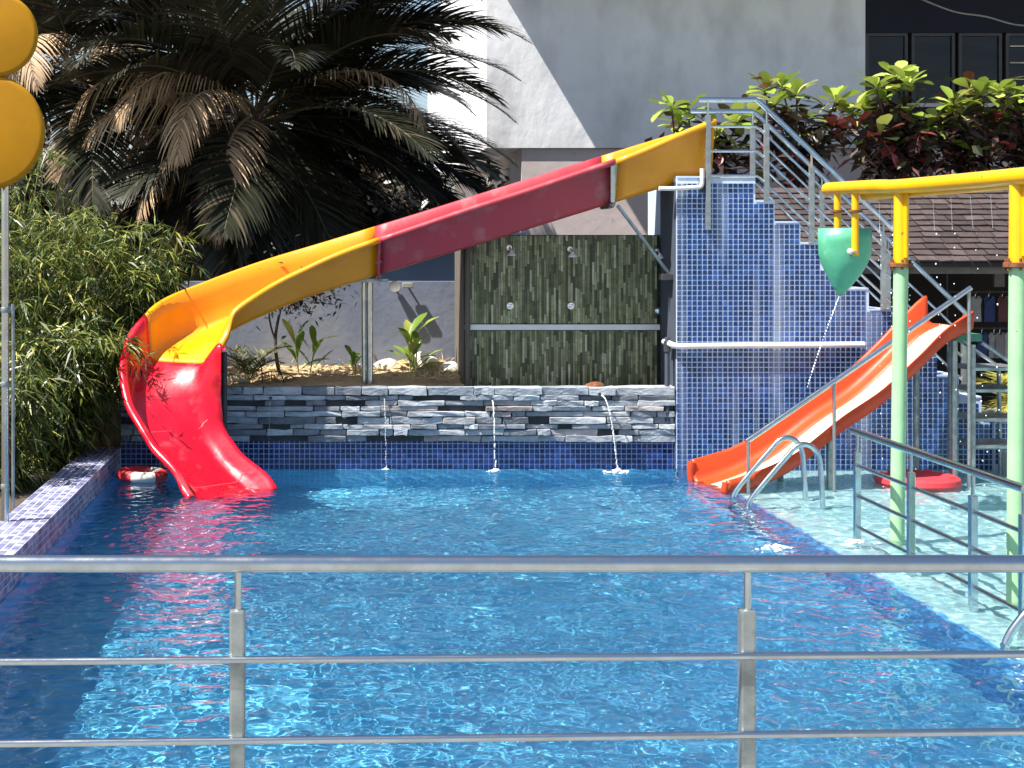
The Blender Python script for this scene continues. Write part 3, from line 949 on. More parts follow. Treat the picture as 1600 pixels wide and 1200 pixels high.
for i, (px, py, ci) in enumerate(spots):
    p = P(px, py, 18.2)
    zr = min((2.05, 1.62, 1.17), key=lambda q: abs(q - (p.z + .25)))
    rs = random.Random(i)
    mt = pmat('cloth_' + names[ci].replace(' ', '_') + str(i), cl_cols[ci], tuple(c * .8 for c in cl_cols[ci]), scale=8, rough=.9)
    o = thing('hanging_shirt', (p.x, 18.2, zr), names[ci] + ' sleeveless top on a hanger ' + place[i], 'clothing', 'clothes hanging in the pavilion')
    Wd, Hd = .11, .28
    top = zr - .09
    ol = [(-.5, 0), (-.32, .12), (-.2, .13), (-.1, .02), (.1, .02), (.2, .13), (.32, .12), (.5, 0), (.42, -.25), (.46, -1), (-.46, -1), (-.42, -.25)]
    fr = [(p.x + u * Wd * 1.3, 18.2 - .02 + .012 * math.sin(7 * u + i), top + v * Hd) for u, v in ol]
    bk = [(a_, 18.2 + .02, c_) for a_, b_2, c_ in fr]
    n_ = len(ol)
    MB().add(fr + bk, [tuple(range(n_)), tuple(range(2 * n_ - 1, n_ - 1, -1))] + [(k, n_ + k, n_ + (k + 1) % n_, (k + 1) % n_) for k in range(n_)]).build('garment', mt, o)
    MB().tube(catmull([(p.x, 18.2, top + .02), (p.x, 18.2, top + .06), (p.x + .02, 18.2, top + .09), (p.x, 18.2, top + .105)], 4), .005, 6).build('hanger_hook', M['chrome'], o, smooth=True)

# ------------------------------------------------------------------ foreground railing
FY = 4.26
fr_ = thing('poolside_railing', (.5, FY, .15), 'horizontal stainless steel railing across the foreground in front of the pool', 'railing')
zt = EYE - 491 / 540
MB().tube([(-3.2, FY, zt), (4.2, FY, zt)], .0255, 20).build('handrail', M['steel'], fr_, smooth=True)
for (za, zb) in ((EYE - 639 / 540, EYE - 627 / 540), (EYE - 766 / 540, EYE - 747 / 540)):
    m_s = (zb - za) / 2.96

    def zz(x):
        return za + m_s * (x + .926)
    MB().tube([(-3.2, FY - .034, zz(-3.2)), (4.2, FY - .034, zz(4.2))], .0108, 14).build('rail_bar', M['steel'], fr_, smooth=True)
for xp in (-1.71, -.239, 1.235, 2.71):
    p = MB().cbox(xp - .0225, xp + .0225, FY - .0225, FY + .0225, .15, EYE - 562 / 540, .007).build('post', M['steel_dull'], fr_)
    MB().tube([(xp + .002, FY, EYE - 563 / 540), (xp + .002, FY, zt - .02)], .0105, 12).build('stub', M['steel'], p, smooth=True)
    MB().lathe((xp, FY, .15), [(.055, 0), (.055, .006), (.03, .012)], 16).build('base_plate', M['steel_dull'], p, smooth=True)

# ------------------------------------------------------------------ railing in the shallow pool
RXx = 3.93
sr = thing('shallow_pool_railing', (RXx, 9.8, -.14), 'stainless railing standing along the edge of the shallow play pool', 'railing')
MB().tube([(RXx, 10.86, .805), (RXx, 8.2, .805)], .026, 14).build('handrail', M['steel'], sr, smooth=True)
for zb in (.562, .34, .112):
    MB().tube([(RXx, 10.77, zb), (RXx, 8.22, zb)], .0145, 10).build('rail_bar', M['steel'], sr, smooth=True)
for yp in (10.77, 9.79, 8.86, 8.22):
    p = MB().cbox(RXx - .022, RXx + .022, yp - .022, yp + .022, -.14, .66, .004).build('post', M['steel'], sr)
    MB().tube([(RXx, yp, .66), (RXx, yp, .79)], .011, 10).build('stub', M['steel'], p, smooth=True)


def ladder(dx, ya, yb, label):
    root = thing('pool_ladder', (3.9 + dx, (ya + yb) / 2, -.14), label, 'ladder', 'pool ladders')
    pr = [(3.56, -.95), (3.56, -.45), (3.555, -.12), (3.57, .0), (3.62, .09), (3.76, .26), (3.90, .42), (3.96, .485), (4.03, .515), (4.11, .49), (4.165, .40), (4.18, .25), (4.195, .0), (4.20, -.14)]
    for y in (ya, yb):
        MB().tube(catmull([(x + dx, y, z_) for x, z_ in pr], 5), .023, 12).build('rail', M['steel'], root, smooth=True)
    for z_ in (-.85, -.55, -.25):
        MB().cbox(3.53 + dx, 3.60 + dx, yb + .02, ya - .02, z_, z_ + .025, .004).build('tread', M['steel'], root)


ladder(0, 12.72, 12.28, 'chrome pool ladder with curved handrails in front of the orange slide')
ladder(.17, 8.02, 7.58, 'chrome pool ladder at the right edge of the picture beside the shallow pool')

# ------------------------------------------------------------------ water play frame with tipping bucket
wf = thing('water_play_frame', (4.24, 9.9, -.14), 'yellow overhead pipe frame on two pale green posts spraying water over the shallow pool', 'water play frame')
PX_, PZ = 4.24, 2.60
MB().tube(catmull([(PX_ - .0, 12.26, PZ + .04), (PX_, 12.20, PZ + .045), (PX_, 11.2, PZ + .02), (PX_, 10.6, PZ), (PX_, 8.2, PZ - .02), (PX_, 6.5, PZ - .02)], 6), [.035] + [.053] * 30, 18).build('overhead_pipe', M['pipe_yellow'], wf, smooth=True)
MB().tube([(PX_ + .11, 11.75, PZ - .03), (PX_ + .11, 6.5, PZ - .06)], .04, 14).build('spray_pipe', M['pipe_yellow'], wf, smooth=True)
for yp, lean in ((10.82, .05), (8.98, .03)):
    zf = EYE - 25 * yp / 2300
    po = MB().tube([(PX_ - .0, yp, -.14), (PX_ + lean * .6, yp, zf - .01)], .052, 20).build('post', M['pipe_green'], wf, smooth=True)
    po.cycles.is_caustics_receiver = True
    MB().tube([(PX_ + lean * .6, yp, zf + .02), (PX_ + lean * .6 + .004, yp, PZ - .01)], .053, 20).build('upper_post', M['pipe_yellow'], wf, smooth=True)
    MB().lathe((PX_ + lean * .6, yp, zf - .012), [(.08, 0), (.085, .004), (.085, .028), (.08, .032)], 18).build('flange', M['rust'], wf, smooth=True)
    fl_ = MB()
    for k in range(6):
        a = k * math.pi / 3 + .3
        fl_.lathe((PX_ + lean * .6 + .07 * math.cos(a), yp + .07 * math.sin(a), zf - .03), [(.009, 0), (.009, .075)], 6)
    fl_.build('flange_bolts', M['rust'], wf, kind='stuff')
    MB().box(PX_ + lean * .6 - .004, PX_ + lean * .6 + .004, yp - .11, yp - .05, zf + .06, PZ - .04).build('gusset', M['pipe_yellow'], wf)
bk = thing('tipping_bucket', (4.24, 11.86, 1.8), 'green tipping bucket with pointed bottom hanging from two yellow pipes', 'bucket')
for yp, zend in ((11.66, EYE - 10 / 197), (12.06, EYE + 33 / 190)):
    MB().tube([(PX_, yp, PZ + .02), (PX_, yp, zend)], .028, 14).build('hanger_pipe', M['pipe_yellow'], bk, smooth=True)
    MB().lathe((PX_, yp, EYE + 60 * yp / 2300 - .01), [(.05, 0), (.056, .004), (.056, .018), (.05, .022)], 16).build('flange', M['rust'], bk, smooth=True)
MB().tube([(PX_ - .02, 11.60, EYE - .02), (PX_ - .02, 11.72, EYE - .02)], .012, 8).build('pivot', M['steel'], bk, smooth=True)
MB().ico((PX_ - .045, 11.645, EYE - .015), .026, 2).build('pivot_ball', M['white_pvc'], bk, smooth=True)
zt_ = EYE + 33 / 194
rings_ = [(.0, .196, .18, 0), (-.10, .198, .18, 0), (-.21, .192, .175, 0), (-.30, .160, .15, -.004), (-.38, .115, .11, -.012), (-.46, .062, .06, -.024), (-.535, .006, .006, -.036)]
vs_, fs_ = [], []
SEG = 24
for (dz, rx, ry, ox) in rings_:
    for k in range(SEG):
        a = 2 * math.pi * (k + .35) / SEG
        cx_, sy_ = math.cos(a), math.sin(a)
        vs_.append((PX_ - .012 + ox + rx * cx_, 11.86 + ry * sy_, zt_ + dz))
for i in range(len(rings_) - 1):
    for k in range(SEG):
        k2 = (k + 1) % SEG
        fs_.append((i * SEG + k, i * SEG + k2, (i + 1) * SEG + k2, (i + 1) * SEG + k))
o = MB().add(vs_, fs_).build('bucket_shell', M['bucket_green'], bk, smooth=True)
md = o.modifiers.new('shell', 'SOLIDIFY')
md.thickness = .012

# ------------------------------------------------------------------ orange slide
os_ = thing('childrens_slide', (4.6, 13.4, -.14), 'small orange slide with a cream bed and steel handrail, ending in the pool', 'slide')
oc = [(3.52, 13.33, -.03), (3.70, 13.37, .015), (3.95, 13.42, .10), (4.25, 13.49, .25), (4.65, 13.58, .53), (5.05, 13.67, .77), (5.40, 13.74, 1.06), (5.68, 13.80, 1.31), (5.92, 13.86, 1.42)]
wall_h = [.17, .17, .16, .15, .15, .15, .15, .16, .22]
n4 = 5
oc2 = catmull(oc, n4)
N_save, N = N, n4
WH = interp(wall_h)
N = N_save


def oring(i, part):
    a, b2 = oc2[max(i - 1, 0)], oc2[min(i + 1, len(oc2) - 1)]
    h = b2 - a
    h.z = 0
    h.normalize()
    side = Vector((h.y, -h.x, 0))          # towards the camera
    c = oc2[i]
    H = WH[i] * (1.15 if part == 'far' else .6)
    Wd = .27
    if part == 'bed':
        pr = [(-.09, .008), (0, .004), (.09, .004), (Wd - .03, .012)]
    else:
        s = 1 if part == 'near' else -1
        pr = [(s * (Wd - .035), .010), (s * (Wd + .01), .03), (s * (Wd + .035), min(.08, H * .7)), (s * (Wd + .045), H), (s * (Wd + .055), H + .018), (s * (Wd + .07), H + .018), (s * (Wd + .08), H), (s * (Wd + .08), H - .03), (s * (Wd + .065), .0), (s * (Wd + .02), -.03)]
        if part == 'far':
            pr = [(-.085, .010), (-Wd + .09, .010)] + pr
    return [c + side * u + Vector((0, 0, 1)) * v for u, v in pr]


for part, mt in (('bed', 'cream'), ('near', 'orange'), ('far', 'orange')):
    mb = MB()
    vs_, fs_ = [], []
    for i in range(len(oc2)):
        r_ = oring(i, part)
        n_ = len(r_)
        vs_ += r_
    for i in range(len(oc2) - 1):
        for k in range(n_ - 1):
            fs_.append((i * n_ + k, i * n_ + k + 1, (i + 1) * n_ + k + 1, (i + 1) * n_ + k))
    o = mb.add(vs_, fs_).build('slide_bed' if part == 'bed' else 'side_wall', M[mt], os_, smooth=True, angle=60)
    md = o.modifiers.new('shell', 'SOLIDIFY')
    md.thickness = .014
    md.offset = 0
# underside
mb = MB()
vs_, fs_ = [], []
for i in range(len(oc2)):
    a = oring(i, 'near')[-1]
    b2 = oring(i, 'far')[-1]
    vs_ += [a, b2]
for i in range(len(oc2) - 1):
    fs_.append((2 * i, 2 * i + 1, 2 * i + 3, 2 * i + 2))
mb.add(vs_, fs_).build('underside', M['green_plastic'], os_, smooth=True)
# rounded end lips
for part in ('near', 'far'):
    q = oring(0, part)
    MB().tube(catmull([q[-6] + Vector((0, 0, -.2)), q[-6] + Vector((-.012, 0, -.08)), q[-6] + Vector((0, 0, -.01))], 4), .035, 10).build('end_lip', M['orange'], os_, smooth=True)
hr = MB().tube([(3.76, 12.99, .445), (5.95, 13.46, 1.79)], .024, 12).build('handrail', M['steel'], os_, smooth=True)
for (xa, ya, z0, z1) in ((3.78, 12.99, -.14, .45), (4.60, 13.17, -.14, .95), (5.93, 13.45, -.14, 1.77)):
    MB().tube([(xa, ya, z0), (xa, ya, z1)], .016, 10).build('handrail_post', M['steel_dull'], os_, smooth=True)
for (xa, ya, z1) in ((4.62, 13.34, .48), (4.30, 13.75, .2), (5.85, 13.58, 1.30), (5.72, 14.12, 1.28)):
    MB().tube([(xa, ya, -.14), (xa, ya, z1)], .03, 12).build('leg', M['steel_dull'], os_, smooth=True)
MB().cbox(5.80, 6.12, 13.60, 14.14, 1.29, 1.36, .01).build('platform', M['green_plastic'], os_)
sl_ = thing('slide_ladder', (6.2, 13.9, -.14), 'grey steel ladder frame leading up to the orange slide platform', 'ladder')
for ya in (13.62, 14.10):
    MB().tube([(6.52, ya, -.14), (6.50, ya, 1.02), (6.12, ya, 1.28)], .02, 10).build('stringer', M['steel_dull'], sl_, smooth=True)
    MB().tube([(6.04, ya, -.14), (6.04, ya, 1.26)], .026, 10).build('upright', M['steel_dull'], sl_, smooth=True)
for zs in (.3, .55, .82, 1.02):
    MB().cbox(6.03, 6.53, 13.60, 14.12, zs, zs + .03, .005).build('tread', M['steel_dull'], sl_)

# ------------------------------------------------------------------ planter at the far right
pt = thing('tiled_planter', (7.0, 14.3, .0), 'blue mosaic planter box with a white tiled ledge at the right', 'planter')
MB().box(6.56, 8.6, YB - .05, 15.3, -.14, .46).build('box', M['grout'], pt)
MB().box(6.53, 8.63, YB - .08, 15.32, .461, .50).build('rim', M['deck'], pt)
t = MB()
tiles(t, (6.57, YB - .05, .05), (1, 0, 0), (0, 0, 1), 40, 8, TP, .008, .004)
t.build('mosaic_tiles', M['tile'], pt, kind='stuff')
MB().box(6.6, 8.6, YB - .45, YB - .055, -.14, .19).build('ledge', M['white_pvc'], pt)
t = MB()
tiles(t, (6.61, YB - .45, -.1), (1, 0, 0), (0, 0, 1), 38, 5, TP, .008, .003)
t.build('ledge_tiles', M['tile_coping'], pt, kind='stuff')

# ------------------------------------------------------------------ floats
def lifebuoy(c, R, r, tilt, label, arcs):
    root = thing('lifebuoy', c, label, 'lifebuoy')
    rot = Euler(tilt).to_matrix()
    c = Vector(c)
    for (a0, a1, mt) in arcs:
        pts = []
        for k in range(15):
            a = a0 + (a1 - a0) * k / 14
            pts.append(c + rot @ Vector((R * math.cos(a), R * math.sin(a), 0)))
        o = MB()
        o.tube(pts, r, 14, cap=False).build('ring_segment', M[mt], root, smooth=True)


T2 = 2 * math.pi
fm = thing('swim_float', (5.46, 13.45, 0), 'flat red inflatable float on the shallow water behind the steel railing', 'float')
MB().lathe((5.46, 13.45, .0), [(.30, -.04), (.35, -.02), (.375, .02), (.365, .06), (.33, .082), (.28, .078), (.25, .06), (.02, .055)], 36).build('ring', M['float_red'], fm, smooth=True)
for k in range(4):
    a = .9 + k * T2 / 4
    MB().cbox(5.46 + .30 * math.cos(a) - .025, 5.46 + .30 * math.cos(a) + .025, 13.45 + .30 * math.sin(a) - .02, 13.45 + .30 * math.sin(a) + .02, .075, .092, .005).build('patch', M['float_white'] if k == 1 else M['float_red'], fm)
lifebuoy((-1.66, 13.72, .04), .19, .055, (.0, .05, 0), 'red and white ring float in the shade under the red end of the big slide', [(-1.9, -.9, 'float_white'), (-.9, .4, 'float_red'), (.4, 1.2, 'float_white'), (1.2, 4.4, 'float_red')])

# ------------------------------------------------------------------ jets and drops
def blob_stream(mb, pts, r, seed, solid=.45):
    r_ = random.Random(seed)
    pts = catmull(pts, 14)
    m = max(3, int(len(pts) * solid))
    mb.tube(pts[:m], [r * (1 + r_.uniform(-.2, .2)) * (1 - .3 * i / m) for i in range(m)], 7)
    k = m - 1
    while k < len(pts) - 1:
        q = pts[k].lerp(pts[min(k + 1, len(pts) - 1)], r_.random())
        mb.ico((q.x + r_.gauss(0, .003), q.y, q.z), r * r_.uniform(.6, 1.35), 1, (1, 1, r_.uniform(1.4, 3.2)))
        k += r_.choice((1, 1, 1, 2))


jets = [(423, 622, 'faint thin water jet on the shaded left part of the stone wall', .0025, (-.02, .08)), (600, 618, 'thin water jet falling from the stone wall beside the slide post', .0042, (.015, .10)), (769, 624, 'water jet falling from the middle of the stone wall into the pool', .0075, (.01, .22)), (937, 616, 'strongest water jet, slanting from the stone wall near the blue tower', .0075, (.13, .27))]
for i, (px, py, lb, r, (dx, dy)) in enumerate(jets):
    p = P(px, py, YB - .02)
    j = thing('water_jet', (p.x, YB - .03, 0), lb, 'water jet', 'water jets of the stone wall')
    mb = MB()
    pts = [(p.x + dx * s ** .8, YB + .02 - dy * s ** .6, p.z - p.z * s * s - .0) for s in (0, .2, .4, .6, .8, 1.0)]
    blob_stream(mb, pts, r, i + 2)
    mb.build('stream', M['drop'], j, smooth=True)
    MB().lathe((p.x, YB, p.z), [(.016, -.03), (.016, .02)], 10, 'Y').build('spout', M['dark_metal'], j, smooth=True)
    if i:
        rs = random.Random(i * 7)
        mb = MB()
        ex, ey = pts[-1][0], pts[-1][1]
        k_ = (0, .45, .8, 1.1)[i]
        for q in range(46):
            a, d_ = rs.uniform(0, T2), abs(rs.gauss(0, .05)) * k_
            mb.ico((ex + d_ * math.cos(a), ey + d_ * math.sin(a) * .6, .006 + max(0, .04 * k_ - d_ * .6) * rs.random()), rs.uniform(.005, .016) * k_, 1, (1.4, 1.2, .7))
        mb.build('splash', M['foam'], j, smooth=True, kind='stuff')
# bucket leak
bst = thing('bucket_leak', (4.1, 11.9, 0), 'thin broken stream of water slanting down from the tip of the green bucket', 'water stream')
mb = MB()
rs = random.Random(4)
A, B = Vector((PX_ - .05, 11.86, zt_ - .53)), P(1262, 604, 11.9)
for q in range(30):
    s = q / 29
    c = A.lerp(B, s ** .8) + Vector((0, 0, -.10 * (s ** 2 - s)))
    mb.ico(c, .0055 * rs.uniform(.6, 1.5), 1, (1, 1, 1.6))
blob_stream(mb, [A, A.lerp(B, .12) + Vector((0, 0, .01)), A.lerp(B, .25) + Vector((0, 0, .015))], .0035, 3)
mb.build('droplets', M['foam'], bst, smooth=True, kind='stuff')
# drops falling from the spray pipe
mb = MB()
rs = random.Random(8)
for (yp, x_off) in ((11.45, .02), (10.95, .06), (10.45, .07), (10.15, .05), (9.85, .10), (9.55, .07), (9.3, .05), (9.12, .08), (11.2, .02)):
    x0 = PX_ + .11
    z = PZ - .1
    mb.tube([(x0, yp, z), (x0 + x_off * .2, yp, z - .22)], .0014, 5)
    z -= .25
    n_ = 0
    while z > 0:
        s = (PZ - z) / PZ
        if rs.random() < .4:
            mb.ico((x0 + x_off * (.3 + s) + rs.gauss(0, .004 + .012 * s), yp + rs.gauss(0, .02 * s), z), rs.uniform(.0025, .0055), 1, (1, 1, 1.5))
        z -= rs.uniform(.03, .10)
mb.build('falling_drops', M['foam'], kind='stuff', smooth=True, label='sparse water drops falling from the yellow spray pipe', cat='water drops')
# churned white water where the drops land
mb = MB()
for (px, py, k_, n_) in ((1215, 858, 1.0, 70), (1335, 850, .8, 50)):
    s = (py - 390) / EYE
    Yc = 2300 / s
    Xc = (px - 500) / s
    for q in range(n_):
        a, d_ = rs.uniform(0, T2), abs(rs.gauss(0, .055)) * k_
        mb.ico((Xc + 1.3 * d_ * math.cos(a), Yc + d_ * math.sin(a) * 1.2, .004 + max(0, .03 - d_ * .3) * rs.random()), rs.uniform(.004, .013), 1, (1.5, 1.3, .6))
mb.build('splashing_foam', M['foam'], kind='stuff', smooth=True, label='white splashes on the water in front of the shallow pool edge', cat='splash')

# ------------------------------------------------------------------ foliage helpers
def leaf_arrays(base, dirs, nrm, ln, wd, droop=.15):
    """diamond leaves with a bent tip: base, two shoulders, tip"""
    base, dirs, nrm = map(np.asarray, (base, dirs, nrm))
    dirs = dirs / np.linalg.norm(dirs, axis=1, keepdims=True)
    side = np.cross(dirs, nrm)
    side /= np.linalg.norm(side, axis=1, keepdims=True) + 1e-9
    ln = np.asarray(ln)[:, None]
    wd = np.asarray(wd)[:, None]
    down = np.array([0, 0, -1.0])
    b = base
    l = base + dirs * ln * .4 + side * wd * .5
    r = base + dirs * ln * .4 - side * wd * .5
    t = base + dirs * ln + down * ln * droop
    V = np.stack([b, r, t, l], 1).reshape(-1, 3)
    n = len(base)
    Fq = np.arange(4 * n).reshape(n, 4)
    return V, Fq


def frond(L, n_pairs, seed, leaf_len=.5, leaf_w=.026, bend=1.2, hang=.5, elev=.6, fold=.2):
    """one feather frond along +X from the origin: rib points and leaflet mesh arrays"""
    r = np.random.default_rng(seed)
    K = 26
    pts = [np.zeros(3)]
    e = elev
    for k in range(K):
        s = k / K
        e -= bend / K * (0.5 + 1.1 * s)
        pts.append(pts[-1] + np.array([math.cos(e), 0, math.sin(e)]) * L / K)
    pts = np.array(pts)
    V, Fq = [], []
    nv = 0
    for i in range(n_pairs):
        s = .14 + .86 * (i + r.uniform(-.3, .3)) / n_pairs
        s = min(max(s, .12), .995)
        f = s * K
        k = min(int(f), K - 1)
        p = pts[k] + (pts[k + 1] - pts[k]) * (f - k)
        tan = pts[k + 1] - pts[k]
        tan /= np.linalg.norm(tan)
        up = np.array([-tan[2], 0, tan[0]])
        for sd in (-1, 1):
            ll = leaf_len * (math.sin(math.pi * min(1, .12 + s * .92)) ** .6 * .85 + .15) * r.uniform(.8, 1.12)
            d = tan * (.55 + .55 * s) + np.array([0, sd, 0]) * (1.0 - .45 * s) + up * (fold + r.uniform(-.12, .12))
            d /= np.linalg.norm(d)
            q = p.copy()
            wn_ = np.cross(d, up)
            wn_ /= np.linalg.norm(wn_) + 1e-9
            segs = 4
            for g_ in range(segs + 1):
                ww = leaf_w * (.55, 1, .9, .6, .06)[g_] * .5
                V += [q + wn_ * ww, q - wn_ * ww]
                if g_ < segs:
                    q = q + d * ll / segs
                    d = d + np.array([0, 0, -1]) * hang * r.uniform(.5, 1.2) / segs
                    d /= np.linalg.norm(d)
            for g_ in range(segs):
                a = nv + 2 * g_
                Fq.append((a, a + 1, a + 3, a + 2))
            nv += 2 * (segs + 1)
    return pts, np.array(V), np.array(Fq)


def place_arr(V, az, loc, roll=0.0):
    Mx = Matrix.Rotation(az, 3, 'Z') @ Matrix.Rotation(roll, 3, 'X')
    return V @ np.array(Mx).T + np.array(loc)


# ------------------------------------------------------------------ coconut palm
def make_palm(root, foot, crn, spec, seed, leaf_len, pairs, mats=('palm_leaf', 'palm_dead')):
    rs = random.Random(seed)
    foot, crn = Vector(foot), Vector(crn)
    mid = foot.lerp(crn, .5) + Vector((-.12, 0, 0))
    MB().tube(catmull([foot, mid, crn - Vector((0, 0, .3)), crn + Vector((0, 0, .1))], 6), [.17 - .004 * k for k in range(19)], 14).build('trunk', M['bark'], root, smooth=True)
    for i, (az, el, L, be, dead) in enumerate(spec):
        pts, V, Fq = frond(L, pairs if not dead else 44, seed * 100 + i, leaf_len=leaf_len * rs.uniform(.9, 1.1) if not dead else .75, leaf_w=.040 if not dead else .026, bend=be, hang=.6 if not dead else 1.5, elev=rad(el), fold=.2 if not dead else -.1)
        ro = rs.uniform(-.5, .5)
        A_ = rad(az + rs.uniform(-6, 6))
        off = np.array(crn[:]) + np.array([math.cos(A_) * .08, math.sin(A_) * .08, rs.uniform(-.15, .08)])
        V = place_arr(V, A_, off, ro)
        pts = place_arr(pts, A_, off, ro)
        f_ = npobj('dry_frond' if dead else 'frond', V, Fq, M[mats[1] if dead else mats[0]], root)
        n_ = len(pts)
        MB().tube([tuple(p) for p in pts], [.026 * (1 - .85 * k / n_) for k in range(n_)], 6).build('rib', M['rachis'] if not dead else M['palm_dead'], f_, smooth=True)


# (azimuth deg: 0 = right, -90 = towards the camera; start elevation deg; length; bend; dead)
rs = random.Random(77)
CRN = P(395, 180, 19.3)
spec = [(-5, 38, 3.2, 1.2, 0), (10, 28, 3.3, 1.1, 0), (-14, 52, 3.2, 1.35, 0), (20, 55, 3.4, 1.2, 0), (2, 66, 3.5, 1.3, 0), (-2, 12, 3.1, .9, 0), (12, 2, 2.9, .8, 0), (-10, 60, 3.5, 1.5, 0), (15, 72, 3.6, 1.5, 0), (30, 40, 3.2, 1.1, 0), (-22, 30, 3.0, 1.2, 0), (5, 48, 3.5, 1.3, 0), (25, 15, 3.0, .9, 0), (-18, 5, 2.9, .8, 0), (0, -10, 2.7, .6, 0), (20, -14, 2.7, .6, 0), (8, -28, 2.5, .5, 0), (35, 62, 3.4, 1.3, 0), (-30, 64, 3.2, 1.6, 0)]
for k in range(15):
    spec.append((k * 24 + rs.uniform(-8, 8), rs.uniform(42, 75), rs.uniform(2.7, 3.4), rs.uniform(1.1, 1.6), 0))
for k in range(13):
    spec.append((k * 27.7 + rs.uniform(-8, 8), rs.uniform(5, 35), rs.uniform(2.5, 3.1), rs.uniform(.9, 1.3), 0))
for k in range(22):
    spec.append((k * 16.4 + rs.uniform(-8, 8), rs.uniform(-62, -5), rs.uniform(1.9, 2.5), rs.uniform(.4, .8), 0))
spec += [(-132, 48, 2.3, 2.2, 1), (206, 42, 2.5, 2.0, 1), (-152, 22, 2.2, 1.5, 1), (-100, -10, 1.9, 1.0, 1), (-75, -45, 1.9, .5, 1), (-30, 40, 2.7, 1.9, 1), (215, -25, 1.9, .8, 1), (-120, -35, 1.9, .5, 1), (-140, -62, 2.0, .3, 1), (-100, -66, 2.0, .2, 1), (-165, -50, 2.0, .4, 1), (-60, -68, 1.8, .2, 1), (-170, 10, 2.3, 1.3, 1), (-145, -15, 2.3, .9, 1), (190, -5, 2.2, 1.0, 1), (-115, 30, 2.3, 2.0, 1), (178, 35, 2.6, 1.8, 1)]
pm = thing('coconut_palm', (-1.6, 19.3, 0), 'big dark coconut palm with drooping fronds and dry brown leaves behind the slide', 'palm tree', 'coconut palms')
make_palm(pm, (-1.9, 19.3, -.05), CRN, [(a, b_, L * 1.15, d, e) for a, b_, L, d, e in spec], 21, .92, 84)
spec = []
for k in range(12):
    spec.append((k * 30 + rs.uniform(-8, 8), rs.uniform(40, 75), rs.uniform(2.6, 3.2), rs.uniform(1.1, 1.6), 0))
for k in range(12):
    spec.append((k * 30 + 12 + rs.uniform(-8, 8), rs.uniform(-25, 30), rs.uniform(2.2, 2.8), rs.uniform(.7, 1.2), 0))
spec += [(-60, 35, 2.4, 2.0, 1), (-110, 20, 2.2, 1.6, 1), (-20, 5, 2.4, 1.2, 1), (-45, 15, 2.8, 1.5, 1), (-75, -20, 2.4, .8, 1), (-30, -25, 2.4, .7, 1), (-95, 45, 2.4, 2.2, 1)]
pm2 = thing('coconut_palm', (-3.3, 20.2, 0), 'second dark palm further left, partly behind the yellow flower ornament', 'palm tree', 'coconut palms')
make_palm(pm2, (-3.6, 20.2, -.05), P(130, 120, 20.2), [(a, b_, L * 1.12, d, e) for a, b_, L, d, e in spec], 22, .85, 70)


def leafy_tree(loc, H, rad_, n, seed, label):
    r = np.random.default_rng(seed)
    root = thing('background_tree', loc, label, 'tree', 'dark trees behind the palms')
    b = Vector(loc)
    MB().tube(catmull([b, b + Vector((.1, 0, H * .3)), b + Vector((0, 0, H * .6))], 4), [.12 - .006 * k for k in range(9)], 8).build('trunk', M['bark'], root, smooth=True)
    nc = 40
    cen = np.stack([r.normal(0, .45, nc) * rad_, r.normal(0, .4, nc) * rad_, H * .62 + r.normal(0, .2, nc) * H], 1) + np.array(loc)
    w_ = r.integers(0, nc, n)
    B_ = cen[w_] + r.normal(0, .2, (n, 3)) * rad_ * .7
    D_ = r.normal(0, 1, (n, 3))
    V, Fq = leaf_arrays(B_, D_, np.stack([r.normal(0, .6, n), r.normal(0, .6, n), np.ones(n)], 1), r.uniform(.14, .28, n), r.uniform(.06, .11, n))
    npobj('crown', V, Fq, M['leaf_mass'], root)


leafy_tree((-1.9, 22.4, -.02), 3.4, 1.7, 9000, 61, 'dark leafy tree low behind the middle of the big palm')
leafy_tree((.6, 23.0, -.02), 4.3, 1.6, 10000, 62, 'dark leafy tree under the right fronds of the palm, left of the white building')
leafy_tree((-4.8, 22.6, -.02), 3.8, 1.9, 9000, 63, 'dark leafy tree at far left behind the bamboo')

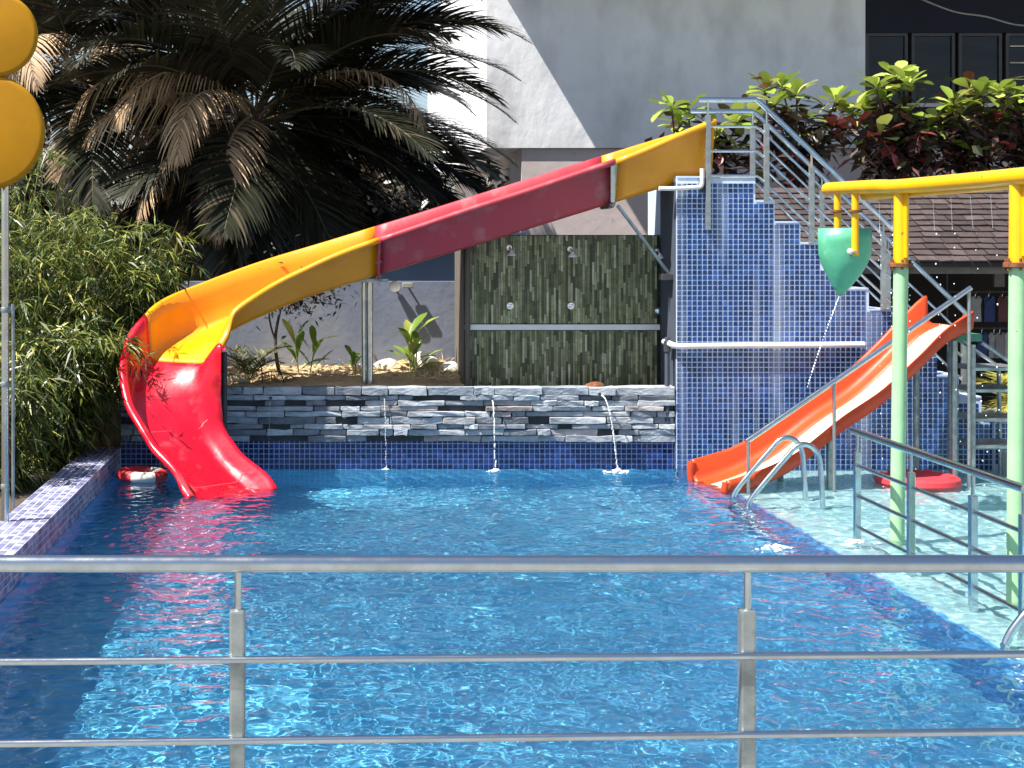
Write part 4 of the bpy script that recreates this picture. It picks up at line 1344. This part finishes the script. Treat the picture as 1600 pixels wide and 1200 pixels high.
# ------------------------------------------------------------------ bamboo along the left edge
def bamboo(loc, H, n_culm, n_leaf, spread, seed, label, lean=(0, 0), leafw=.019, leafl=.18, zlo=.0):
    r = np.random.default_rng(seed)
    root = thing('bamboo_clump', loc, label, 'bamboo', 'bamboo clumps on the left bank')
    base = np.array(loc, dtype=float)
    nodes_ = []
    for c in range(n_culm):
        a = r.uniform(0, T2)
        d = spread * math.sqrt(r.uniform(.1, 1))
        top = base + np.array([math.cos(a) * d + lean[0], math.sin(a) * d + lean[1], H * r.uniform(.72, 1.05)])
        b0 = base + np.array([math.cos(a), math.sin(a), 0]) * d * .3
        droop = np.array([math.cos(a), math.sin(a), -.5]) * d * .5
        pts = [b0 * (1 - s) + top * s + droop * max(0, s - .7) * 1.5 + np.array([math.sin(5 * s + c), math.cos(4 * s + c), 0]) * .02 for s in np.linspace(0, 1, 9)]
        MB().tube([tuple(p) for p in pts], [.011 - .009 * k / 8 for k in range(9)], 6).build('culm', M['culm'], root, smooth=True)
        for k in range(8):
            for q in range(3):
                s = r.uniform(0, 1)
                nodes_.append(pts[k] * (1 - s) + pts[k + 1] * s)
    nodes_ = np.array(nodes_)
    # twigs carrying sprays of leaves
    ntw = n_leaf // 9
    o_ = nodes_[r.integers(0, len(nodes_), ntw)]
    a = r.uniform(0, T2, ntw)
    dv = np.stack([np.cos(a), np.sin(a), r.uniform(-.5, .7, ntw)], 1)
    tl = r.uniform(.12, .42, ntw)
    end = o_ + dv * tl[:, None] * spread * 1.6
    B_, D_, N_ = [], [], []
    for q in range(9):
        s = r.uniform(.3, 1.05, ntw)[:, None]
        B_.append(o_ * (1 - s) + end * s + np.array([0, 0, -.12]) * s * s)
        D_.append(dv * .6 + np.stack([r.normal(0, .6, ntw), r.normal(0, .6, ntw), r.normal(-.45, .35, ntw)], 1))
        N_.append(np.stack([r.normal(0, .5, ntw), r.normal(0, .5, ntw), np.ones(ntw)], 1))
    B_, D_, N_ = np.concatenate(B_), np.concatenate(D_), np.concatenate(N_)
    ok = B_[:, 2] > base[2] + zlo
    B_, D_, N_ = B_[ok], D_[ok], N_[ok]
    n = len(B_)
    V, Fq = leaf_arrays(B_, D_, N_, r.uniform(.45, 1.35, n) * leafl, r.uniform(.6, 1.3, n) * leafw, .2)
    npobj('foliage', V, Fq, M['bamboo_leaf'], root, kind='stuff')
    # bare twigs
    mb = MB()
    for q in range(0, ntw, 4):
        mb.tube([tuple(o_[q]), tuple((o_[q] + end[q]) / 2), tuple(end[q] + np.array([0, 0, -.1]))], .0022, 4, cap=False)
    mb.build('twigs', M['culm'], root, kind='stuff')


bamboo((-2.78, 12.55, .1), 1.25, 9, 5200, .50, 1, 'low bamboo clump nearest the camera beside the thin steel pole', zlo=.0)
bamboo((-2.62, 13.85, .1), 1.75, 10, 7500, .55, 2, 'bushy bamboo clump hanging over the tiled coping left of the red slide end', zlo=.0)
bamboo((-2.62, 14.85, .1), 2.45, 11, 7200, .60, 3, 'sunlit bamboo clump in the middle of the left bank', zlo=.1)
bamboo((-2.02, 15.35, .72), 1.70, 10, 6200, .56, 4, 'yellowish bamboo clump beside the yellow curve of the slide', lean=(.1, 0), zlo=.0)
bamboo((-2.50, 14.08, .1), 1.6, 11, 8500, .40, 8, 'bamboo clump whose leaf tips hang over the red slide rim', lean=(.34, .02), zlo=.25)
bamboo((-3.35, 14.5, .1), 2.6, 9, 6000, .62, 5, 'dark bamboo clump at the left edge behind the steel pole', zlo=.1)
bamboo((-3.35, 15.8, .1), 3.2, 10, 6500, .68, 6, 'tallest bamboo clump below the yellow flower ornament', zlo=.3)
bamboo((-2.65, 16.05, .1), 2.75, 9, 6000, .62, 7, 'bamboo clump at the back under the dry palm fronds', lean=(.1, .05), zlo=.3)

# ------------------------------------------------------------------ almond shrubs behind the pavilion
def leaf_mesh(name, L, W, bend, mat):
    vs_, fs_ = [], []
    prof = [(0, .04), (.2, .28), (.45, .72), (.7, 1.0), (.88, .8), (1.0, .12)]
    for (s, wv) in prof:
        z_ = -bend * L * s * s
        vs_ += [(s * L, -W / 2 * wv, z_ + .12 * W * wv), (s * L, 0, z_), (s * L, W / 2 * wv, z_ + .12 * W * wv)]
    for i in range(len(prof) - 1):
        a = 3 * i
        fs_ += [(a, a + 3, a + 4, a + 1), (a + 1, a + 4, a + 5, a + 2)]
    return MB().add(vs_, fs_).mesh(name, mat, smooth=True)


LM = {k: [leaf_mesh('leaf', .27, .15, bd_, M[k]) for bd_ in (.15, .4, .7)] for k in ('leaf_light', 'leaf_dark', 'leaf_red')}


def shrub(loc, tips, seed, label, n_in=260):
    r = random.Random(seed)
    root = thing('almond_shrub', loc, label, 'shrub', 'broad leaved shrubs behind the stairs')
    base = Vector(loc)
    fork = base + Vector((0, 0, max(.4, min(t_.z for t_ in tips) - base.z - .5)))
    MB().tube(catmull([base, base.lerp(fork, .5) + Vector((.04, 0, 0)), fork], 4), [.05 - .002 * k for k in range(9)], 8).build('trunk', M['twig'], root, smooth=True)
    inner = []
    zmid = sorted(q.z for q in tips)[len(tips) // 2] - .12
    for t_ in tips:
        mid = fork.lerp(t_, .5) + Vector((r.uniform(-.1, .1), r.uniform(-.1, .1), -.05))
        MB().tube(catmull([fork, mid, t_], 4), [.022 - .0014 * k for k in range(9)], 6).build('branch', M['twig'], root, smooth=True)
        nl = r.randint(9, 12)
        a0 = r.uniform(0, T2)
        for k in range(nl):
            az = a0 + k * 2.4
            el = 1.1 - 1.3 * k / nl + r.uniform(-.15, .15)
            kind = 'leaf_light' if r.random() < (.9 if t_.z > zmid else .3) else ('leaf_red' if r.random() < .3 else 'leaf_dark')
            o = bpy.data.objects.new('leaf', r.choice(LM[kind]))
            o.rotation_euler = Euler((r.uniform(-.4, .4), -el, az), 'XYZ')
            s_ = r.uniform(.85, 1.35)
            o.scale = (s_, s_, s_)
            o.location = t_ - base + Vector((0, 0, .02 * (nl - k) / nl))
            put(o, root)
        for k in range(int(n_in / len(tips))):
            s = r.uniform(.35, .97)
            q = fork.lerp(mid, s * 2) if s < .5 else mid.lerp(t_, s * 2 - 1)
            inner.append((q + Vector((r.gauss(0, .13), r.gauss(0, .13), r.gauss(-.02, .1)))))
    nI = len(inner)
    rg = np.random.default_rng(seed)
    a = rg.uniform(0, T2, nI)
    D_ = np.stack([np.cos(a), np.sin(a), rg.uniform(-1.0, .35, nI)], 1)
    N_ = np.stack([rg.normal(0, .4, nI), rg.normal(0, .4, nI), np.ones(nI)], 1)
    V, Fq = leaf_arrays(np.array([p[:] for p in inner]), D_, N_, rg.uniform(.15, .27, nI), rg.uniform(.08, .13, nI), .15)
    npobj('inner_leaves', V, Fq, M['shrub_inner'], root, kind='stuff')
    nr = 7
    for q in range(nr):
        p = r.choice(inner)
        o = bpy.data.objects.new('leaf', r.choice(LM['leaf_red']))
        o.rotation_euler = Euler((r.uniform(-.5, .5), r.uniform(-.2, .9), r.uniform(math.pi, T2)), 'XYZ')
        o.location = p - base + Vector((0, -.1, 0))
        o.scale = (.8, .8, .8)
        put(o, root)


def tipset(lst, Yc, seed):
    r = random.Random(seed)
    return [P(px, py, Yc + r.uniform(-.45, .45)) for px, py in lst]


SHB = 19.75
shrub((5.05, SHB, -.02), tipset([(1050, 172), (1075, 178), (1062, 200), (1120, 205), (1150, 195), (1140, 232), (1172, 265), (1110, 225)], SHB, 1), 31, 'broad leaved shrub showing above the top end of the slide', 260)
shrub((6.4, SHB, -.02), tipset([(1195, 142), (1222, 138), (1245, 150), (1210, 165), (1305, 160), (1260, 190), (1235, 225), (1275, 235), (1300, 205), (1190, 195)], SHB, 2), 32, 'broad leaved shrub behind the upper stair railing', 420)
shrub((7.85, SHB, -.02), tipset([(1370, 140), (1400, 122), (1418, 135), (1385, 165), (1350, 175), (1340, 205), (1375, 215), (1330, 180), (1420, 180), (1400, 230), (1355, 245)], SHB, 3), 33, 'tallest broad leaved shrub, reaching up in front of the dark windows', 460)
shrub((8.9, SHB, -.02), tipset([(1465, 190), (1490, 165), (1515, 140), (1530, 150), (1500, 185), (1450, 205), (1480, 225), (1530, 200), (1440, 235), (1520, 240)], SHB, 4), 34, 'broad leaved shrub with pale top shoots below the second window', 420)
shrub((10.0, SHB, -.02), tipset([(1560, 145), (1585, 150), (1575, 185), (1605, 175), (1550, 200), (1590, 215), (1620, 155), (1565, 235), (1625, 215)], SHB, 5), 35, 'broad leaved shrub cut by the right edge of the picture', 420)

# ------------------------------------------------------------------ plants in the sand bed
CL = [leaf_mesh('leaf', .36, .11, bd_, M['canna']) for bd_ in (.05, .25, .5)]


def canna(px, Yc, H, nl, seed, label):
    r = random.Random(seed)
    X_ = (px - 500) * Yc / 2300
    root = thing('canna_plant', (X_, Yc, .79), label, 'plant', 'canna plants in the sand bed')
    for s_ in range(2 + seed % 2):
        ox = r.uniform(-.06, .06)
        top = Vector((X_ + ox * 2.5, Yc + r.uniform(-.05, .05), .79 + H * r.uniform(.6, .8)))
        MB().tube([(X_ + ox, Yc, .76), tuple(top)], .008, 6).build('stem', M['culm'], root, smooth=True)
        for k in range(nl):
            s = .15 + .85 * k / nl
            o = bpy.data.objects.new('leaf', r.choice(CL))
            o.rotation_euler = Euler((r.uniform(-.4, .4), -r.uniform(.65, 1.35), k * 2.6 + r.uniform(-.4, .4)), 'XYZ')
            q = r.uniform(.55, 1.0) * H / .62
            o.scale = (q, q, q)
            o.location = Vector((X_ + ox, Yc, .79)).lerp(top, s) - Vector((X_, Yc, .79))
            put(o, root)


canna(474, 15.5, .66, 6, 2, 'canna plant with upright pale leaves left of the slide post')
canna(560, 15.5, .36, 5, 4, 'short canna plant just left of the slide post')
canna(648, 15.5, .66, 6, 3, 'tall leafy canna plant in front of the pale rocks')

ar = thing('young_palm', (-.72, 15.1, .79), 'young palm with olive feathery fronds next to the dark slide post', 'palm')
for i, (az, el, L) in enumerate(((10, 70, .6), (-40, 55, .55), (60, 60, .6), (120, 65, .6), (170, 55, .55), (-100, 60, .5), (-150, 65, .55), (-5, 35, .5), (190, 30, .5))):
    pts, V, Fq = frond(L, 22, 300 + i, leaf_len=.22, leaf_w=.014, bend=1.3, hang=.4, elev=rad(el), fold=.2)
    f_ = npobj('frond', place_arr(V, rad(az), (-.72, 15.1, .8)), Fq, M['areca'], ar)
    pts = place_arr(pts, rad(az), (-.72, 15.1, .8))
    MB().tube([tuple(p) for p in pts], .005, 5).build('rib', M['areca'], f_, smooth=True)

tr = thing('thin_tree', (-.43, 15.5, .8), 'thin dark trunked sapling against the slate wall under the slide', 'tree')
MB().tube(catmull([(-.41, 15.5, .78), (-.45, 15.5, .95), (-.47, 15.5, 1.2), (-.43, 15.5, 1.45), (-.36, 15.5, 1.75)], 5), [.022 - .0005 * k for k in range(21)], 8).build('trunk', M['twig'], tr, smooth=True)
MB().tube(catmull([(-.46, 15.5, 1.15), (-.52, 15.48, 1.35), (-.55, 15.45, 1.6)], 5), .011, 6).build('branch', M['twig'], tr, smooth=True)
r_ = np.random.default_rng(77)
n = 900
B_ = np.stack([r_.normal(-.30, .26, n), r_.normal(15.5, .2, n), r_.normal(1.72, .14, n)], 1)
D_ = r_.normal(0, 1, (n, 3))
V, Fq = leaf_arrays(B_, D_, np.stack([r_.normal(0, .5, n), r_.normal(0, .5, n), np.ones(n)], 1), r_.uniform(.05, .11, n), r_.uniform(.02, .04, n))
npobj('crown', V, Fq, M['leaf_mass'], tr)
for i, (a_, b_2) in enumerate((((-.585, 15.0, .78), ((-.60, 15.0, .95), (-.66, 15.0, 1.02), (-.56, 15.0, 1.0))), ((-.36, 15.0, .78), ((-.42, 15.0, .92), (-.45, 15.0, .98), (-.40, 15.0, .99))))):
    tg = thing('bare_twig', a_, ('forked bare twig left of the sapling trunk', 'bare slanting twig right of the sapling trunk')[i], 'twig', 'bare twigs in the sand')
    MB().tube(catmull([a_, b_2[0], b_2[1]], 3), .007, 6).build('stem', M['twig'], tg, smooth=True)
    MB().tube([b_2[0], b_2[2]], .005, 6).build('side_twig', M['twig'], tg, smooth=True)


def rock(c, s, seed, mat, label):
    r = random.Random(seed)
    bm = bmesh.new()
    bmesh.ops.create_icosphere(bm, subdivisions=3, radius=1)
    ph = [Vector((r.uniform(-1, 1), r.uniform(-1, 1), r.uniform(-1, 1))).normalized() for _ in range(9)]
    for v in bm.verts:
        n = v.co.copy()
        d = min(1.0, min(.72 + .5 * (1 - n.dot(p)) for p in ph))
        v.co = Vector((n.x * s[0], n.y * s[1], n.z * s[2])) * d
    me = bpy.data.meshes.new('rock')
    bm.to_mesh(me)
    bm.free()
    me.materials.append(M[mat])
    o = bpy.data.objects.new('rock', me)
    o.location = c
    put(o, None, label, 'rock', 'rocks in the sand bed')


rock((1.10, 15.72, .86), (.21, .14, .22), 1, 'rock_white', 'large whitewashed boulder behind the tall canna plant')
rock((1.36, 15.60, .82), (.17, .13, .16), 2, 'rock_white', 'smaller pale boulder beside the shower wall edge')
rock((.72, 15.75, .90), (.19, .12, .09), 3, 'rock', 'flat tan rock lying against the slate wall left of the boulders')
rock((.45, 15.85, .86), (.13, .1, .06), 4, 'rock', 'small tan rock behind the slide post')
rock((-.95, 15.15, .80), (.24, .15, .09), 5, 'rock', 'flat tan rock under the young palm beside the red slide rim')
rock((2.72, 14.55, .79), (.13, .10, .05), 6, 'rust', 'rust brown stone lying on top of the stone wall near the tower')

# dry grass on the sand
n = 900
r_ = np.random.default_rng(5)
cx_ = np.where(r_.random(n) < .6, r_.normal(1.15, .16, n), r_.uniform(-1.2, 1.3, n))
B_ = np.stack([cx_, r_.uniform(14.9, 16.0, n), np.full(n, .80)], 1)
B_[:, 2] += .05 * (B_[:, 1] - 14.6) + .06 * np.exp(-((B_[:, 0] - 1.15) ** 2 + (B_[:, 1] - 15.9) ** 2) / .12)
D_ = np.stack([r_.normal(0, .7, n), r_.normal(0, .5, n), r_.uniform(.2, 1, n)], 1)
V, Fq = leaf_arrays(B_, D_, np.stack([r_.normal(0, 1, n), r_.normal(0, 1, n), np.ones(n) * .2], 1), r_.uniform(.05, .2, n), np.full(n, .008), .3)
npobj('dry_grass', V, Fq, M['straw'], label='dry straw coloured grass on the sand behind the stone wall', cat='grass', kind='stuff')

# yellow palm in the planter at right
yp = thing('yellow_palm', (7.05, 14.8, .46), 'yellow green palm growing in the mosaic planter', 'palm')
for i, (az, el, L) in enumerate(((200, 60, .75), (160, 50, .7), (230, 40, .65), (260, 60, .7), (300, 45, .6), (20, 60, .7), (90, 65, .7), (180, 25, .6), (215, 10, .5), (250, 20, .55))):
    pts, V, Fq = frond(L, 20, 400 + i, leaf_len=.30, leaf_w=.022, bend=1.4, hang=.6, elev=rad(el), fold=.2)
    f_ = npobj('frond', place_arr(V, rad(az), (7.05, 14.8, .5)), Fq, M['yellow_palm'], yp)
    pts = place_arr(pts, rad(az), (7.05, 14.8, .5))
    MB().tube([tuple(p) for p in pts], .006, 5).build('rib', M['yellow_palm'], f_, smooth=True)

# ------------------------------------------------------------------ steel pole with the yellow flower ornament
PLX, PLY = -2.245, 10.5
po = thing('steel_pole', (PLX, PLY, COP), 'slim steel pole with a thin side pipe on the tiled coping at left', 'pole')
MB().tube([(PLX, PLY, COP), (PLX, PLY, 2.95)], .027, 14).build('tube', M['steel'], po, smooth=True)
MB().tube(catmull([(PLX + .055, PLY, COP + .1), (PLX + .055, PLY, 1.64), (PLX + .045, PLY, 1.70), (PLX, PLY, 1.71)], 4), .013, 8).build('side_pipe', M['steel_dull'], po, smooth=True)
for zb in (.45, 1.18, 1.71):
    MB().lathe((PLX, PLY, zb), [(.031, -.02), (.034, -.012), (.034, .012), (.031, .02)], 12).build('clamp', M['steel_dull'], po, smooth=True)
yf = thing('flower_ornament', (PLX, PLY, 2.6), 'large yellow painted flower ornament with rounded petals on the steel pole', 'ornament')
FC = P(-95, 110, PLY - .08)
prof_ = [(.02, .022), (.9, .022), (.965, .018), (.99, .009), (1.0, 0), (.99, -.009), (.965, -.018), (.9, -.022), (.02, -.022)]
for k in range(5):
    a = rad(-33 + 83 * 1 + 72 * k) if k else rad(-31)
    a = rad((-31, 52, 125, 197, 262)[k])
    R_ = (.295, .412, .36, .34, .30)[k]
    dd = (.48, .555, .5, .5, .48)[k]
    c = FC + Vector((math.cos(a) * dd, .012 * (k - 2), -math.sin(a) * dd))
    MB().lathe(c, [(r_ * R_, h_) for r_, h_ in prof_], 40, 'Y').build('petal', M['flower_yellow'], yf, smooth=True, angle=60)
MB().lathe(FC + Vector((0, -.05, 0)), [(.02, -.05), (.15, -.045), (.22, 0), (.15, .03)], 30, 'Y').build('flower_centre', M['flower_yellow'], yf, smooth=True)
MB().tube([(PLX, PLY, 2.9), (FC.x, FC.y + .06, FC.z)], .02, 8).build('arm', M['steel_dull'], yf, smooth=True)
